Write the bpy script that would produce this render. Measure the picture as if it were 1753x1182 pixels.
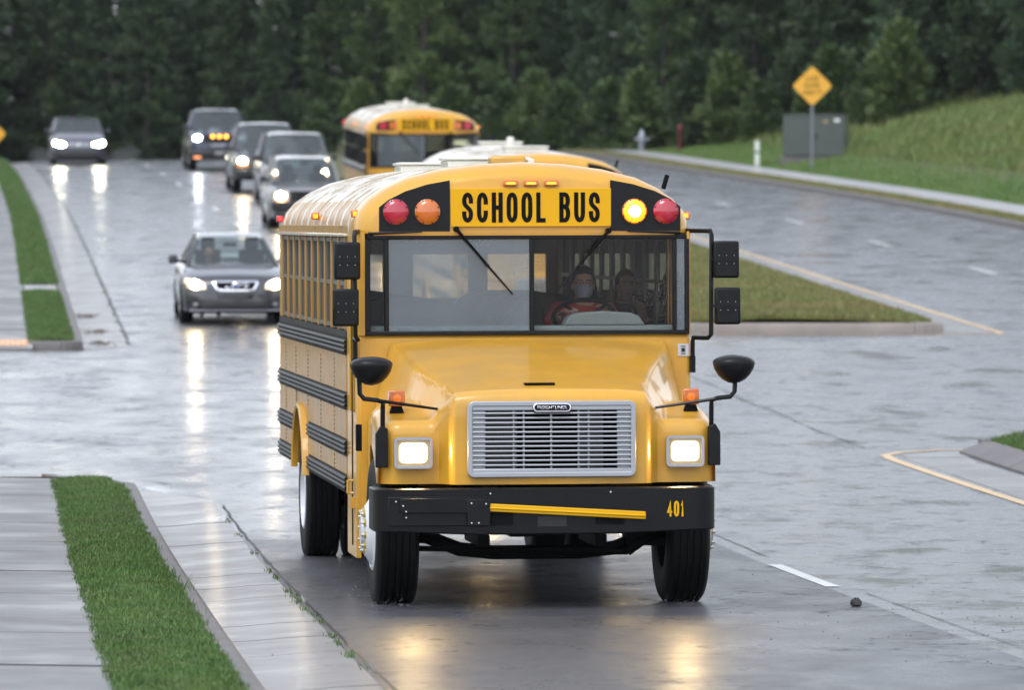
import bpy, bmesh, math, random
import numpy as np
from mathutils import Vector, Matrix, Euler
random.seed(7)
SC = bpy.context.scene
COL = SC.collection
for o in list(bpy.data.objects): bpy.data.objects.remove(o)

# ------------------------------------------------------------------ camera, world, sun, exposure
PX_F, PX_CX, PX_CY, HORIZON = 9739.0, 876.5, 591.0, 120.0
CAM_Z = 3.743
PITCH = math.atan((PX_CY - HORIZON) / PX_F)
cam = bpy.data.cameras.new('camera'); cam_ob = bpy.data.objects.new('camera', cam); COL.objects.link(cam_ob)
cam.lens = 200.0; cam.sensor_width = 36.0; cam.clip_start = 0.5; cam.clip_end = 3000
cam_ob.location = (0, 0, CAM_Z); cam_ob.rotation_euler = (math.pi / 2 - PITCH, 0, 0)
cam.dof.use_dof = True; cam.dof.focus_distance = 40.5; cam.dof.aperture_fstop = 3.8
SC.camera = cam_ob
SUN_EL, SUN_ROT = math.radians(58), math.radians(205)
world = bpy.data.worlds.new('World'); SC.world = world; world.use_nodes = True
wn = world.node_tree; wn.nodes.clear()
sky = wn.nodes.new('ShaderNodeTexSky'); sky.sky_type = 'NISHITA'; sky.sun_disc = False
sky.sun_elevation = SUN_EL; sky.sun_rotation = SUN_ROT; sky.air_density = 2.0; sky.dust_density = 1.0; sky.ozone_density = 1.0
hs = wn.nodes.new('ShaderNodeHueSaturation'); hs.inputs['Saturation'].default_value = 0.16; hs.inputs['Value'].default_value = 1.0
bg = wn.nodes.new('ShaderNodeBackground'); bg.inputs['Strength'].default_value = 0.15
wo = wn.nodes.new('ShaderNodeOutputWorld')
tint = wn.nodes.new('ShaderNodeMix'); tint.data_type = 'RGBA'; tint.blend_type = 'MULTIPLY'; tint.inputs[0].default_value = 1.0; tint.inputs[7].default_value = (.93, .98, 1.10, 1)
wn.links.new(sky.outputs[0], hs.inputs['Color']); wn.links.new(hs.outputs[0], tint.inputs[6]); wn.links.new(tint.outputs[2], bg.inputs[0]); wn.links.new(bg.outputs[0], wo.inputs[0])
sun = bpy.data.lights.new('sun', 'SUN'); sun.energy = 0.8; sun.angle = math.radians(25); sun.color = (1, .97, .93)
sun_ob = bpy.data.objects.new('sun', sun); COL.objects.link(sun_ob)
sun_ob.rotation_euler = (math.pi / 2 - SUN_EL, 0, math.pi - SUN_ROT)
SC.view_settings.view_transform = 'Standard'; SC.view_settings.look = 'None'
SC.view_settings.exposure = 0.84; SC.view_settings.gamma = 1.0; SC.view_settings.use_curve_mapping = False
SC.cycles.max_bounces = 8; SC.cycles.transparent_max_bounces = 24; SC.cycles.glossy_bounces = 4; SC.cycles.diffuse_bounces = 3
SC.cycles.sample_clamp_indirect = 25.0; SC.cycles.caustics_reflective = False; SC.cycles.caustics_refractive = False
SC.cycles.use_denoising = True

# ------------------------------------------------------------------ terrain functions
def spline(P):
    X = [p[0] for p in P]; Y = [p[1] for p in P]; n = len(P)
    m = []
    for i in range(n):
        a, b = max(0, i - 1), min(n - 1, i + 1)
        m.append((Y[b] - Y[a]) / (X[b] - X[a]))
    def f(x):
        if x <= X[0]: return Y[0] + m[0] * (x - X[0])
        if x >= X[-1]: return Y[-1] + m[-1] * (x - X[-1])
        lo, hi = 0, n - 1
        while hi - lo > 1:
            k = (lo + hi) // 2
            if X[k] <= x: lo = k
            else: hi = k
        h = X[lo + 1] - X[lo]; t = (x - X[lo]) / h
        return ((2*t**3 - 3*t*t + 1) * Y[lo] + (t**3 - 2*t*t + t) * h * m[lo] + (-2*t**3 + 3*t*t) * Y[lo + 1] + (t**3 - t*t) * h * m[lo + 1])
    return f
def lerp(P):
    X = [p[0] for p in P]; Y = [p[1] for p in P]
    return lambda x: float(np.interp(x, X, Y))
drop = spline([(-60, .6), (0, 2.1), (20, 2.98), (30, 3.37), (39.8, 3.743), (47.2, 3.99), (55, 4.16), (65, 4.27), (75, 4.30), (85, 4.27), (95, 4.21), (110, 4.09),
               (130, 3.92), (150, 3.76), (170, 3.61), (190, 3.47), (205, 3.39), (215, 3.42), (230, 3.68), (260, 4.6), (320, 6.0), (600, 9), (900, 9)])
tilt = lerp([(0, 0), (90, 0), (136, .008), (185, .013), (900, .013)])
lane_x = spline([(-60, 11.8), (0, 6.24), (44, 2.17), (93, -2.36), (142, -6.9), (169, -9.55), (196, -12.3), (230, -16.2), (270, -22.5), (330, -36), (900, -170)])
kerb_r = spline([(-60, 18.3), (60, 18.3), (110, 18.3), (133, 18.1), (153, 17.75), (170, 17.1), (184, 16.55), (200, 16.3), (215, 16.2), (300, 16), (900, 16)])
def sstep(a, b, x):
    t = min(1, max(0, (x - a) / (b - a))); return t * t * (3 - 2 * t)
def gzl(lat, y):
    return CAM_Z - drop(y) + tilt(y) * max(-6, min(26, lat))
def gz(x, y): return gzl(x - lane_x(y), y)
def bank(lat, y):
    b = np.interp(y, [100, 145, 185, 240], [26, 24.0, 21.0, 20.6])
    d = lat - b
    return 0.23 * (math.log1p(math.exp(min(30, d * 1.6))) / 1.6) if d < 30 else 9.9
def natural(lat, y):
    if lat > 8:
        z = CAM_Z - drop(min(y, 207)) + tilt(y) * min(lat, 26)
        k = kerb_r(y)
        z += .13 + .16 * sstep(k + 2.2, k + 5, lat)
        z += min(6.0, bank(lat, y)) * sstep(100, 160, y) * sstep(k + 2.3, k + 4, lat)
        return z
    z = CAM_Z - drop(y) + tilt(y) * max(-6, min(26, lat))
    if lat < -6: z += .12 + .02 * min(30, -lat - 7)
    return z
def P3(lat, y, dz=0): return Vector((lane_x(y) + lat, y, gzl(lat, y) + dz))
def heading(y): return math.atan(-(lane_x(y + 2) - lane_x(y - 2)) / 4)
def px_x(px, y): return (px - PX_CX) / PX_F * y

# ------------------------------------------------------------------ mesh builder
class MB:
    def __init__(s): s.v = []; s.f = []; s.m = []; s.cur = 0
    def add(s, vs, fs):
        n = len(s.v); s.v.extend([tuple(p) for p in vs]); s.f.extend([tuple(i + n for i in f) for f in fs]); s.m.extend([s.cur] * len(fs)); return s
    def box(s, x0, x1, y0, y1, z0, z1):
        return s.add([(x0, y0, z0), (x1, y0, z0), (x1, y1, z0), (x0, y1, z0), (x0, y0, z1), (x1, y0, z1), (x1, y1, z1), (x0, y1, z1)],
                     [(3, 2, 1, 0), (4, 5, 6, 7), (0, 1, 5, 4), (1, 2, 6, 5), (2, 3, 7, 6), (3, 0, 4, 7)])
    def bar(s, a, b, w, h, up=(0, 0, 1)):
        a, b = Vector(a), Vector(b); d = (b - a).normalized(); r = d.cross(Vector(up)).normalized() * w / 2; u = r.cross(d).normalized() * h / 2
        q = [a - r - u, a + r - u, a + r + u, a - r + u, b - r - u, b + r - u, b + r + u, b - r + u]
        return s.add(q, [(3, 2, 1, 0), (4, 5, 6, 7), (0, 1, 5, 4), (1, 2, 6, 5), (2, 3, 7, 6), (3, 0, 4, 7)])
    def grid(s, rows, close=False):
        nr, nc = len(rows), len(rows[0]); vs = [p for r in rows for p in r]; fs = []
        for i in range(nr - 1):
            for j in range(nc - (0 if close else 1)):
                k = (j + 1) % nc
                fs.append((i * nc + j, i * nc + k, (i + 1) * nc + k, (i + 1) * nc + j))
        return s.add(vs, fs)
    def tube(s, pts, r, n=8, caps=True):
        pts = [Vector(p) for p in pts]; rows = []; ref = None
        for i, p in enumerate(pts):
            d = (pts[min(i + 1, len(pts) - 1)] - pts[max(i - 1, 0)]).normalized()
            if ref is None:
                ref = d.cross(Vector((0, 0, 1)));
                if ref.length < .1: ref = d.cross(Vector((1, 0, 0)))
            ref = (ref - d * ref.dot(d)).normalized(); b = d.cross(ref)
            rr = r[i] if isinstance(r, (list, tuple)) else r
            rows.append([p + (ref * math.cos(2 * math.pi * k / n) + b * math.sin(2 * math.pi * k / n)) * rr for k in range(n)])
        s.grid(rows, True)
        if caps:
            s.add(rows[0], [tuple(range(n))]); s.add(rows[-1], [tuple(reversed(range(n)))])
        return s
    def lathe(s, prof, o=(0, 0, 0), axis='x', n=24, a0=0, a1=2 * math.pi):
        o = Vector(o); rows = []; full = abs(a1 - a0 - 2 * math.pi) < 1e-6
        nn = n if full else n + 1
        for r, h in prof:
            row = []
            for k in range(nn):
                a = a0 + (a1 - a0) * k / n; c, q = math.cos(a) * r, math.sin(a) * r
                row.append(o + Vector({'x': (h, c, q), 'y': (c, h, q), 'z': (c, q, h)}[axis]))
            rows.append(row)
        return s.grid(rows, full)
    def prism(s, pts, vec):
        vec = Vector(vec); a = [Vector(p) for p in pts]; b = [p + vec for p in a]; n = len(a)
        s.add(a + b, [tuple(reversed(range(n))), tuple(range(n, 2 * n))] + [(i, (i + 1) % n, n + (i + 1) % n, n + i) for i in range(n)]); return s
    def ball(s, c, rx, ry, rz, nu=12, nv=8, v0=-.5, v1=.5):
        rows = []
        for i in range(nv + 1):
            t = math.pi * (v0 + (v1 - v0) * i / nv)
            rows.append([(c[0] + rx * math.cos(t) * math.cos(2 * math.pi * k / nu), c[1] + ry * math.cos(t) * math.sin(2 * math.pi * k / nu), c[2] + rz * math.sin(t)) for k in range(nu)])
        return s.grid(rows, True)
    def mesh(s, name, mats, smooth=None):
        me = bpy.data.meshes.new(name); me.from_pydata(s.v, [], s.f)
        mats = mats if isinstance(mats, (list, tuple)) else [mats]
        for m in mats: me.materials.append(m)
        if len(mats) > 1: me.polygons.foreach_set('material_index', s.m)
        bm = bmesh.new(); bm.from_mesh(me); bmesh.ops.remove_doubles(bm, verts=bm.verts, dist=1e-5); bmesh.ops.recalc_face_normals(bm, faces=bm.faces); bm.to_mesh(me); bm.free()
        if smooth:
            me.polygons.foreach_set('use_smooth', [True] * len(me.polygons)); me.set_sharp_from_angle(angle=math.radians(smooth))
        me.update(); return me
    def build(s, name, mats, parent=None, smooth=None, bevel=0, seg=2, loc=None, rot=None, kind=None, label=None):
        return link(name, s.mesh(name, mats, smooth), parent, loc, rot, bevel, seg, kind, label)
def link(name, me, parent=None, loc=None, rot=None, bevel=0, seg=2, kind=None, label=None):
    o = bpy.data.objects.new(name, me); COL.objects.link(o); o.parent = parent
    if loc is not None: o.location = loc
    if rot is not None: o.rotation_euler = rot
    if bevel:
        b = o.modifiers.new('bevel', 'BEVEL'); b.width = bevel; b.segments = seg; b.limit_method = 'ANGLE'; b.angle_limit = math.radians(35)
        b.harden_normals = False
        me.polygons.foreach_set('use_smooth', [True] * len(me.polygons)); me.set_sharp_from_angle(angle=math.radians(50))
    if kind: o['kind'] = kind
    if label: o['label'] = label
    return o
def tag(o, label, cat, group=None, kind=None):
    o['label'] = label; o['category'] = cat
    if group: o['group'] = group
    if kind: o['kind'] = kind
    return o
def thing(name, label, cat, loc=(0, 0, 0), rot=(0, 0, 0), group=None):
    o = bpy.data.objects.new(name, None); COL.objects.link(o); o.location = loc; o.rotation_euler = rot; o.empty_display_size = .2
    return tag(o, label, cat, group)
def copy_tree(o, parent=None):
    c = o.copy(); COL.objects.link(c); c.parent = parent
    for ch in list(o.children): copy_tree(ch, c)
    return c
def rrect(w, h, r, n=4):
    out = []
    for cx, cy, a in ((w/2 - r, h/2 - r, 0), (-w/2 + r, h/2 - r, 90), (-w/2 + r, -h/2 + r, 180), (w/2 - r, -h/2 + r, 270)):
        for k in range(n + 1):
            t = math.radians(a + 90 * k / n); out.append((cx + r * math.cos(t), cy + r * math.sin(t)))
    return out
def ring_plate(mb, cx, cz, w, h, r, bw, y0, y1, n=4):
    """rounded rectangular ring (bezel) in the x-z plane, between depths y0 (front) and y1"""
    A = rrect(w, h, r, n); B = rrect(w - 2*bw, h - 2*bw, max(.002, r - bw), n)
    rows = [[(cx + p[0], y1, cz + p[1]) for p in A], [(cx + p[0], y0, cz + p[1]) for p in A], [(cx + p[0], y0, cz + p[1]) for p in B], [(cx + p[0], y1, cz + p[1]) for p in B]]
    mb.grid(rows, True)
def text_obj(body, name, mat, w, h, parent, loc, rot, depth=.003, bold=0.0, label=None):
    cu = bpy.data.curves.new(name, 'FONT'); cu.body = body; cu.extrude = 0; cu.offset = bold; cu.resolution_u = 4; cu.align_x = 'LEFT'
    t = bpy.data.objects.new(name, cu); COL.objects.link(t)
    bpy.context.view_layer.update(); dg = bpy.context.evaluated_depsgraph_get()
    me = bpy.data.meshes.new_from_object(t.evaluated_get(dg)); bpy.data.objects.remove(t)
    co = np.empty(len(me.vertices) * 3); me.vertices.foreach_get('co', co); co = co.reshape(-1, 3)
    lo, hi = co.min(0), co.max(0); co = (co - (lo + hi) / 2) / np.maximum(hi - lo, 1e-6) * np.array([w, h, 0]); co[:, 2] = 0
    me.vertices.foreach_set('co', co.ravel()); me.materials.clear(); me.materials.append(mat)
    bm = bmesh.new(); bm.from_mesh(me); g = bmesh.ops.extrude_face_region(bm, geom=list(bm.faces))
    bmesh.ops.translate(bm, verts=[e for e in g['geom'] if isinstance(e, bmesh.types.BMVert)], vec=(0, 0, depth)); bmesh.ops.recalc_face_normals(bm, faces=bm.faces); bm.to_mesh(me); bm.free()
    return link(name, me, parent, loc, rot, label=label)

GLYPH = {}
def _arc(cx, cy, rx, ry, a0, a1, n=6): return [(cx + rx * math.cos(math.radians(a0 + (a1 - a0) * i / n)), cy + ry * math.sin(math.radians(a0 + (a1 - a0) * i / n))) for i in range(n + 1)]
_r = .27
GLYPH['O'] = GLYPH['0'] = [_arc(.5, 1 - _r, .5, _r, 0, 180, 8) + _arc(.5, _r, .5, _r, 180, 360, 8) + [(1, 1 - _r)]]
GLYPH['C'] = [[(1, .70), (1, 1 - _r)] + _arc(.5, 1 - _r, .5, _r, 0, 180, 8) + _arc(.5, _r, .5, _r, 180, 360, 8) + [(1, .30)]]
GLYPH['U'] = [[(0, 1), (0, _r)] + _arc(.5, _r, .5, _r, 180, 360, 8) + [(1, 1)]]
GLYPH['S'] = [[(1, .74), (1, .77)] + _arc(.5, .76, .5, .24, 0, 180, 8) + [(.04, .66), (.2, .58), (.5, .5), (.8, .42), (.96, .34), (1, .24)] + _arc(.5, .24, .5, .24, 0, -180, 8) + [(0, .27)]]
GLYPH['H'] = [[(0, 0), (0, 1)], [(1, 0), (1, 1)], [(0, .5), (1, .5)]]
GLYPH['L'] = [[(0, 1), (0, 0), (1, 0)]]
GLYPH['B'] = [[(0, 0), (0, 1), (.5, 1)] + _arc(.5, .76, .46, .24, 90, -90, 8) + [(.02, .52)], [(.5, .52)] + _arc(.5, .26, .5, .26, 90, -90, 8) + [(0, 0)]]
GLYPH['A'] = [[(0, 0), (.5, 1), (1, 0)], [(.2, .34), (.8, .34)]]
GLYPH['N'] = [[(0, 0), (0, 1), (1, 0), (1, 1)]]
GLYPH['E'] = [[(1, 1), (0, 1), (0, 0), (1, 0)], [(0, .52), (.85, .52)]]
GLYPH['F'] = [[(1, 1), (0, 1), (0, 0)], [(0, .52), (.85, .52)]]
GLYPH['T'] = [[(0, 1), (1, 1)], [(.5, 1), (.5, 0)]]
GLYPH['D'] = [[(0, 0), (0, 1), (.5, 1)] + _arc(.5, .73, .5, .27, 90, 0, 5) + _arc(.5, .27, .5, .27, 0, -90, 5) + [(0, 0)]]
GLYPH['4'] = [[(.74, 0), (.74, 1), (0, .26), (1, .26)]]
GLYPH['1'] = [[(.1, .78), (.55, 1), (.55, 0)]]
def letters(text, name, mat, w, h, parent, loc, stroke, depth=.002, gap=.35):
    """block lettering cut from even strokes, standing in the x-z plane and facing -y"""
    wd = {' ': .55, '1': .62, 'L': .85, 'E': .85, 'F': .85, 'T': .9}; tot = sum(wd.get(c, 1) for c in text) + gap * (len(text) - 1); u = (w - 0) / tot; x = -w / 2; mb = MB(); k = 0
    for c in text:
        cw = wd.get(c, 1) * u; hs = stroke / 2
        for pl in GLYPH.get(c, []):
            pl = [q for i_, q in enumerate(pl) if i_ == 0 or math.hypot(q[0] - pl[i_ - 1][0], q[1] - pl[i_ - 1][1]) > .02]
            P_ = [Vector((x + hs + px_ * (cw - stroke), -h / 2 + hs + pz * (h - stroke))) for px_, pz in pl]; L_, R_ = [], []
            for i, q in enumerate(P_):
                d0 = (q - P_[i - 1]).normalized() if i else None; d1 = (P_[i + 1] - q).normalized() if i < len(P_) - 1 else None
                if d0 is None: d, sc_ = d1, 1; q = q - d * (hs if pl[0] != pl[-1] else 0)
                elif d1 is None: d, sc_ = d0, 1; q = q + d * (hs if pl[0] != pl[-1] else 0)
                else: d = (d0 + d1); d = d.normalized() if d.length > .05 else d0; sc_ = min(1.8, 1 / max(.4, d.dot(d0)))
                nrm = Vector((-d.y, d.x)) * hs * sc_; L_.append(q + nrm); R_.append(q - nrm)
            yy = -depth - k * .00015; k = (k + 1) % 5
            mb.grid([[(q.x, 0, q.y) for q in L_], [(q.x, yy, q.y) for q in L_], [(q.x, yy, q.y) for q in R_], [(q.x, 0, q.y) for q in R_]])
        x += cw + gap * u
    return mb.build(name, mat, parent, loc=loc)

# ------------------------------------------------------------------ materials
MATS = {}
def nd(nt, t, **k):
    n = nt.nodes.new(t)
    for a, b in k.items(): setattr(n, a, b)
    return n
def pmat(name, col, rough=.5, metal=0, coat=0, crough=.03, spec=.5, var=0, vscale=6, rvar=0, bump=0, bscale=60, emit=None, es=0, alpha=None, stretch=None, col2=None, c2scale=1.0, c2w=.5, sheen=0, sss=0, crvar=0):
    if name in MATS: return MATS[name]
    m = bpy.data.materials.new(name); m.use_nodes = True; nt = m.node_tree; p = nt.nodes['Principled BSDF']
    p.inputs['Base Color'].default_value = (*col, 1); p.inputs['Roughness'].default_value = rough; p.inputs['Metallic'].default_value = metal
    p.inputs['Coat Weight'].default_value = coat; p.inputs['Coat Roughness'].default_value = crough; p.inputs['Specular IOR Level'].default_value = spec
    tc = nd(nt, 'ShaderNodeTexCoord'); mp = nd(nt, 'ShaderNodeMapping'); nt.links.new(tc.outputs['Object'], mp.inputs[0])
    if stretch: mp.inputs['Scale'].default_value = stretch
    if var or col2 or rvar:
        no = nd(nt, 'ShaderNodeTexNoise'); no.inputs['Scale'].default_value = vscale; no.inputs['Detail'].default_value = 6; nt.links.new(mp.outputs[0], no.inputs['Vector'])
        last = None
        if col2:
            n2 = nd(nt, 'ShaderNodeTexNoise'); n2.inputs['Scale'].default_value = c2scale; n2.inputs['Detail'].default_value = 8; n2.inputs['Roughness'].default_value = .65; nt.links.new(mp.outputs[0], n2.inputs['Vector'])
            cr = nd(nt, 'ShaderNodeMapRange'); cr.inputs[1].default_value = .5 - c2w / 4; cr.inputs[2].default_value = .5 + c2w / 4; nt.links.new(n2.outputs[0], cr.inputs[0])
            mx = nd(nt, 'ShaderNodeMix', data_type='RGBA'); mx.inputs[6].default_value = (*col, 1); mx.inputs[7].default_value = (*col2, 1); nt.links.new(cr.outputs[0], mx.inputs[0]); last = mx.outputs[2]
        if var:
            mr = nd(nt, 'ShaderNodeMapRange'); mr.inputs[1].default_value = .25; mr.inputs[2].default_value = .75; mr.inputs[3].default_value = 1 - var; mr.inputs[4].default_value = 1 + var; nt.links.new(no.outputs[0], mr.inputs[0])
            hv = nd(nt, 'ShaderNodeHueSaturation'); nt.links.new(mr.outputs[0], hv.inputs['Value'])
            if last: nt.links.new(last, hv.inputs['Color'])
            else: hv.inputs['Color'].default_value = (*col, 1)
            last = hv.outputs[0]
        if last: nt.links.new(last, p.inputs['Base Color'])
        if crvar:
            mr = nd(nt, 'ShaderNodeMapRange'); mr.inputs[1].default_value = .42; mr.inputs[2].default_value = .66; mr.inputs[3].default_value = crough; mr.inputs[4].default_value = crough + crvar; nt.links.new(no.outputs[0], mr.inputs[0]); nt.links.new(mr.outputs[0], p.inputs['Coat Roughness'])
        if rvar:
            mr = nd(nt, 'ShaderNodeMapRange'); mr.inputs[1].default_value = .3; mr.inputs[2].default_value = .7; mr.inputs[3].default_value = max(.02, rough - rvar); mr.inputs[4].default_value = min(1, rough + rvar); nt.links.new(no.outputs[0], mr.inputs[0]); nt.links.new(mr.outputs[0], p.inputs['Roughness'])
    if bump:
        nb = nd(nt, 'ShaderNodeTexNoise'); nb.inputs['Scale'].default_value = bscale; nb.inputs['Detail'].default_value = 4; nt.links.new(mp.outputs[0], nb.inputs['Vector'])
        bp = nd(nt, 'ShaderNodeBump'); bp.inputs['Strength'].default_value = bump; bp.inputs['Distance'].default_value = .01; nt.links.new(nb.outputs[0], bp.inputs['Height']); nt.links.new(bp.outputs[0], p.inputs['Normal'])
    if emit:
        p.inputs['Emission Color'].default_value = (*emit, 1); p.inputs['Emission Strength'].default_value = es
    if sss:
        p.inputs['Subsurface Weight'].default_value = sss; p.inputs['Subsurface Radius'].default_value = (.02, .008, .004)
    MATS[name] = m; return m
def glass(name, tint=(.75, .8, .8), rough=.02, veil=0, veil_col=(.6, .65, .68), ior=1.45, drops=0):
    if name in MATS: return MATS[name]
    m = bpy.data.materials.new(name); m.use_nodes = True; nt = m.node_tree; nt.nodes.clear()
    out = nd(nt, 'ShaderNodeOutputMaterial'); tr = nd(nt, 'ShaderNodeBsdfTransparent'); tr.inputs[0].default_value = (*tint, 1)
    gl = nd(nt, 'ShaderNodeBsdfGlossy'); gl.inputs['Roughness'].default_value = rough
    lw = nd(nt, 'ShaderNodeLayerWeight'); lw.inputs[0].default_value = .5; f0 = min(.2, 1.7 * ((ior - 1) / (ior + 1)) ** 2)
    pw = nd(nt, 'ShaderNodeMath', operation='POWER'); pw.inputs[1].default_value = 5; nt.links.new(lw.outputs['Facing'], pw.inputs[0])
    fr = nd(nt, 'ShaderNodeMath', operation='MULTIPLY_ADD'); fr.inputs[1].default_value = 1 - f0; fr.inputs[2].default_value = f0; nt.links.new(pw.outputs[0], fr.inputs[0])
    src = tr.outputs[0]
    if veil or drops:
        df = nd(nt, 'ShaderNodeBsdfDiffuse'); df.inputs[0].default_value = (*veil_col, 1); tl = nd(nt, 'ShaderNodeBsdfTranslucent'); tl.inputs[0].default_value = (*veil_col, 1)
        ad = nd(nt, 'ShaderNodeMixShader'); ad.inputs[0].default_value = .5; nt.links.new(df.outputs[0], ad.inputs[1]); nt.links.new(tl.outputs[0], ad.inputs[2])
        mx = nd(nt, 'ShaderNodeMixShader'); mx.inputs[0].default_value = veil; nt.links.new(src, mx.inputs[1]); nt.links.new(ad.outputs[0], mx.inputs[2])
        tc = nd(nt, 'ShaderNodeTexCoord'); no = nd(nt, 'ShaderNodeTexNoise'); no.inputs['Scale'].default_value = 2.2; no.inputs['Detail'].default_value = 5; nt.links.new(tc.outputs['Object'], no.inputs['Vector'])
        vo = nd(nt, 'ShaderNodeTexVoronoi'); vo.inputs['Scale'].default_value = 58; nt.links.new(tc.outputs['Object'], vo.inputs['Vector'])
        lt = nd(nt, 'ShaderNodeMath', operation='LESS_THAN'); lt.inputs[1].default_value = .2; nt.links.new(vo.outputs['Distance'], lt.inputs[0])
        gt = nd(nt, 'ShaderNodeMapRange'); gt.inputs[1].default_value = .48; gt.inputs[2].default_value = .68; nt.links.new(no.outputs[0], gt.inputs[0])
        mu = nd(nt, 'ShaderNodeMath', operation='MULTIPLY'); nt.links.new(lt.outputs[0], mu.inputs[0]); nt.links.new(gt.outputs[0], mu.inputs[1])
        m2 = nd(nt, 'ShaderNodeMath', operation='MULTIPLY_ADD'); m2.inputs[1].default_value = drops; nt.links.new(mu.outputs[0], m2.inputs[0])
        mf = nd(nt, 'ShaderNodeMapRange'); mf.inputs[1].default_value = .3; mf.inputs[2].default_value = .7; mf.inputs[3].default_value = veil * .8; mf.inputs[4].default_value = min(1, veil * 1.2); nt.links.new(no.outputs[0], mf.inputs[0])
        nt.links.new(mf.outputs[0], m2.inputs[2]); m2.use_clamp = True
        nt.links.new(m2.outputs[0], mx.inputs[0]); src = mx.outputs[0]
    fm = nd(nt, 'ShaderNodeMixShader'); nt.links.new(fr.outputs[0], fm.inputs[0]); nt.links.new(src, fm.inputs[1]); nt.links.new(gl.outputs[0], fm.inputs[2])
    nt.links.new(fm.outputs[0], out.inputs[0]); MATS[name] = m; return m
def emis(name, col, s, base=(.5, .5, .5)):
    return pmat(name, base, .2, emit=col, es=s)
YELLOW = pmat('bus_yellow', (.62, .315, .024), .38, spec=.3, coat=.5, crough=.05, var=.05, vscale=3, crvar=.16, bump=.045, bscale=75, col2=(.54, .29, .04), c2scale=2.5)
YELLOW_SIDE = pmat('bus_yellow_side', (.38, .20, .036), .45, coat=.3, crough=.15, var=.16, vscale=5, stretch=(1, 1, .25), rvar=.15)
SIGN_Y = pmat('sign_yellow', (.68, .36, .006), .45, spec=.2)
WHITE_ROOF = pmat('roof_white', (.58, .57, .53), .35, coat=.8, crough=.08, col2=(.33, .26, .16), c2scale=2.6, c2w=.3, stretch=(1, .6, 1), var=.08)
CREAM = pmat('hatch_cream', (.66, .64, .55), .4, coat=.5, var=.08)
BLACK = pmat('black_paint', (.005, .005, .0055), .34, coat=.05, crough=.08, spec=.2, var=.2, vscale=8)
BLACK_M = pmat('black_matte', (.0035, .0035, .0035), .6, spec=.1)
RUBBER = pmat('tyre_rubber', (.005, .005, .005), .55, spec=.15, var=.25, vscale=10, bump=.2, bscale=120)
RAIL = pmat('rail_black', (.008, .009, .008), .45, coat=.0, spec=.18, var=.2, vscale=6)
STEEL = pmat('brushed_steel', (.55, .56, .58), .35, metal=.85, var=.1, vscale=20)
SILVER = pmat('grille_silver', (.36, .37, .39), .36, metal=.45, coat=.25)
CHROME = pmat('chrome', (.8, .8, .82), .1, metal=1)
HUBWHITE = pmat('hub_white', (.62, .64, .66), .35, coat=.3, var=.12)
DARK = pmat('dark_void', (.006, .006, .006), .8, spec=.1)
DASH = pmat('dash_grey_green', (.20, .25, .24), .6, var=.05)
SEATM = pmat('seat_vinyl', (.018, .02, .022), .5, var=.1)
WSCREEN = glass('windshield_glass', (.88, .88, .88), .02, veil=.0, drops=.75, veil_col=(.5, .45, .42), ior=1.18)
WVEIL = glass('windshield_sky_veil', (.80, .84, .86), .03, veil=.30, veil_col=(.38, .46, .53), drops=.45)  # blue-grey film paints a reflected-sky veil over the clear pane
SIDEGLASS = glass('side_glass', (.16, .175, .175), .03)
REARPANE = glass('rear_window_glass', (.95, .93, .85), .05, veil=.12, veil_col=(.95, .92, .78), drops=.3)  # clear glass with drops and a thin pale yellowish film
CARGLASS = glass('car_glass', (.60, .66, .66), .02, veil=.13, veil_col=(.36, .42, .42), ior=1.5)  # grey-green film paints the sky's reflection into the car windows
LAMP_RED = pmat('lamp_red', (.42, .008, .03), .15, coat=1)
LAMP_AMBER = pmat('lamp_amber', (.56, .13, .006), .15, coat=1)
LAMP_AMBER_ON = emis('lamp_amber_lit', (1, .27, .008), 1.3, (.8, .3, .02))
LAMP_AMBER_HOT = emis('lamp_amber_hot', (1, .78, .30), 9, (.8, .5, .1))
LAMP_RED_ON = emis('lamp_red_lit', (1, .05, .05), 1.2, (.5, .01, .01))
HEAD_ON = emis('headlight_lit', (1, .70, .33), 130)
HEAD_CAR = emis('car_headlight_lit', (1, .78, .46), 75)
HEAD_XENON = emis('car_headlight_white', (.85, .92, 1), 60)
REFLECTOR = pmat('lamp_reflector', (.30, .25, .17), .4, emit=(1, .66, .25), es=.10)
HEAD_GLASS = emis('headlight_lens_glow', (1, .84, .58), 1.1, (.5, .48, .42))
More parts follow.
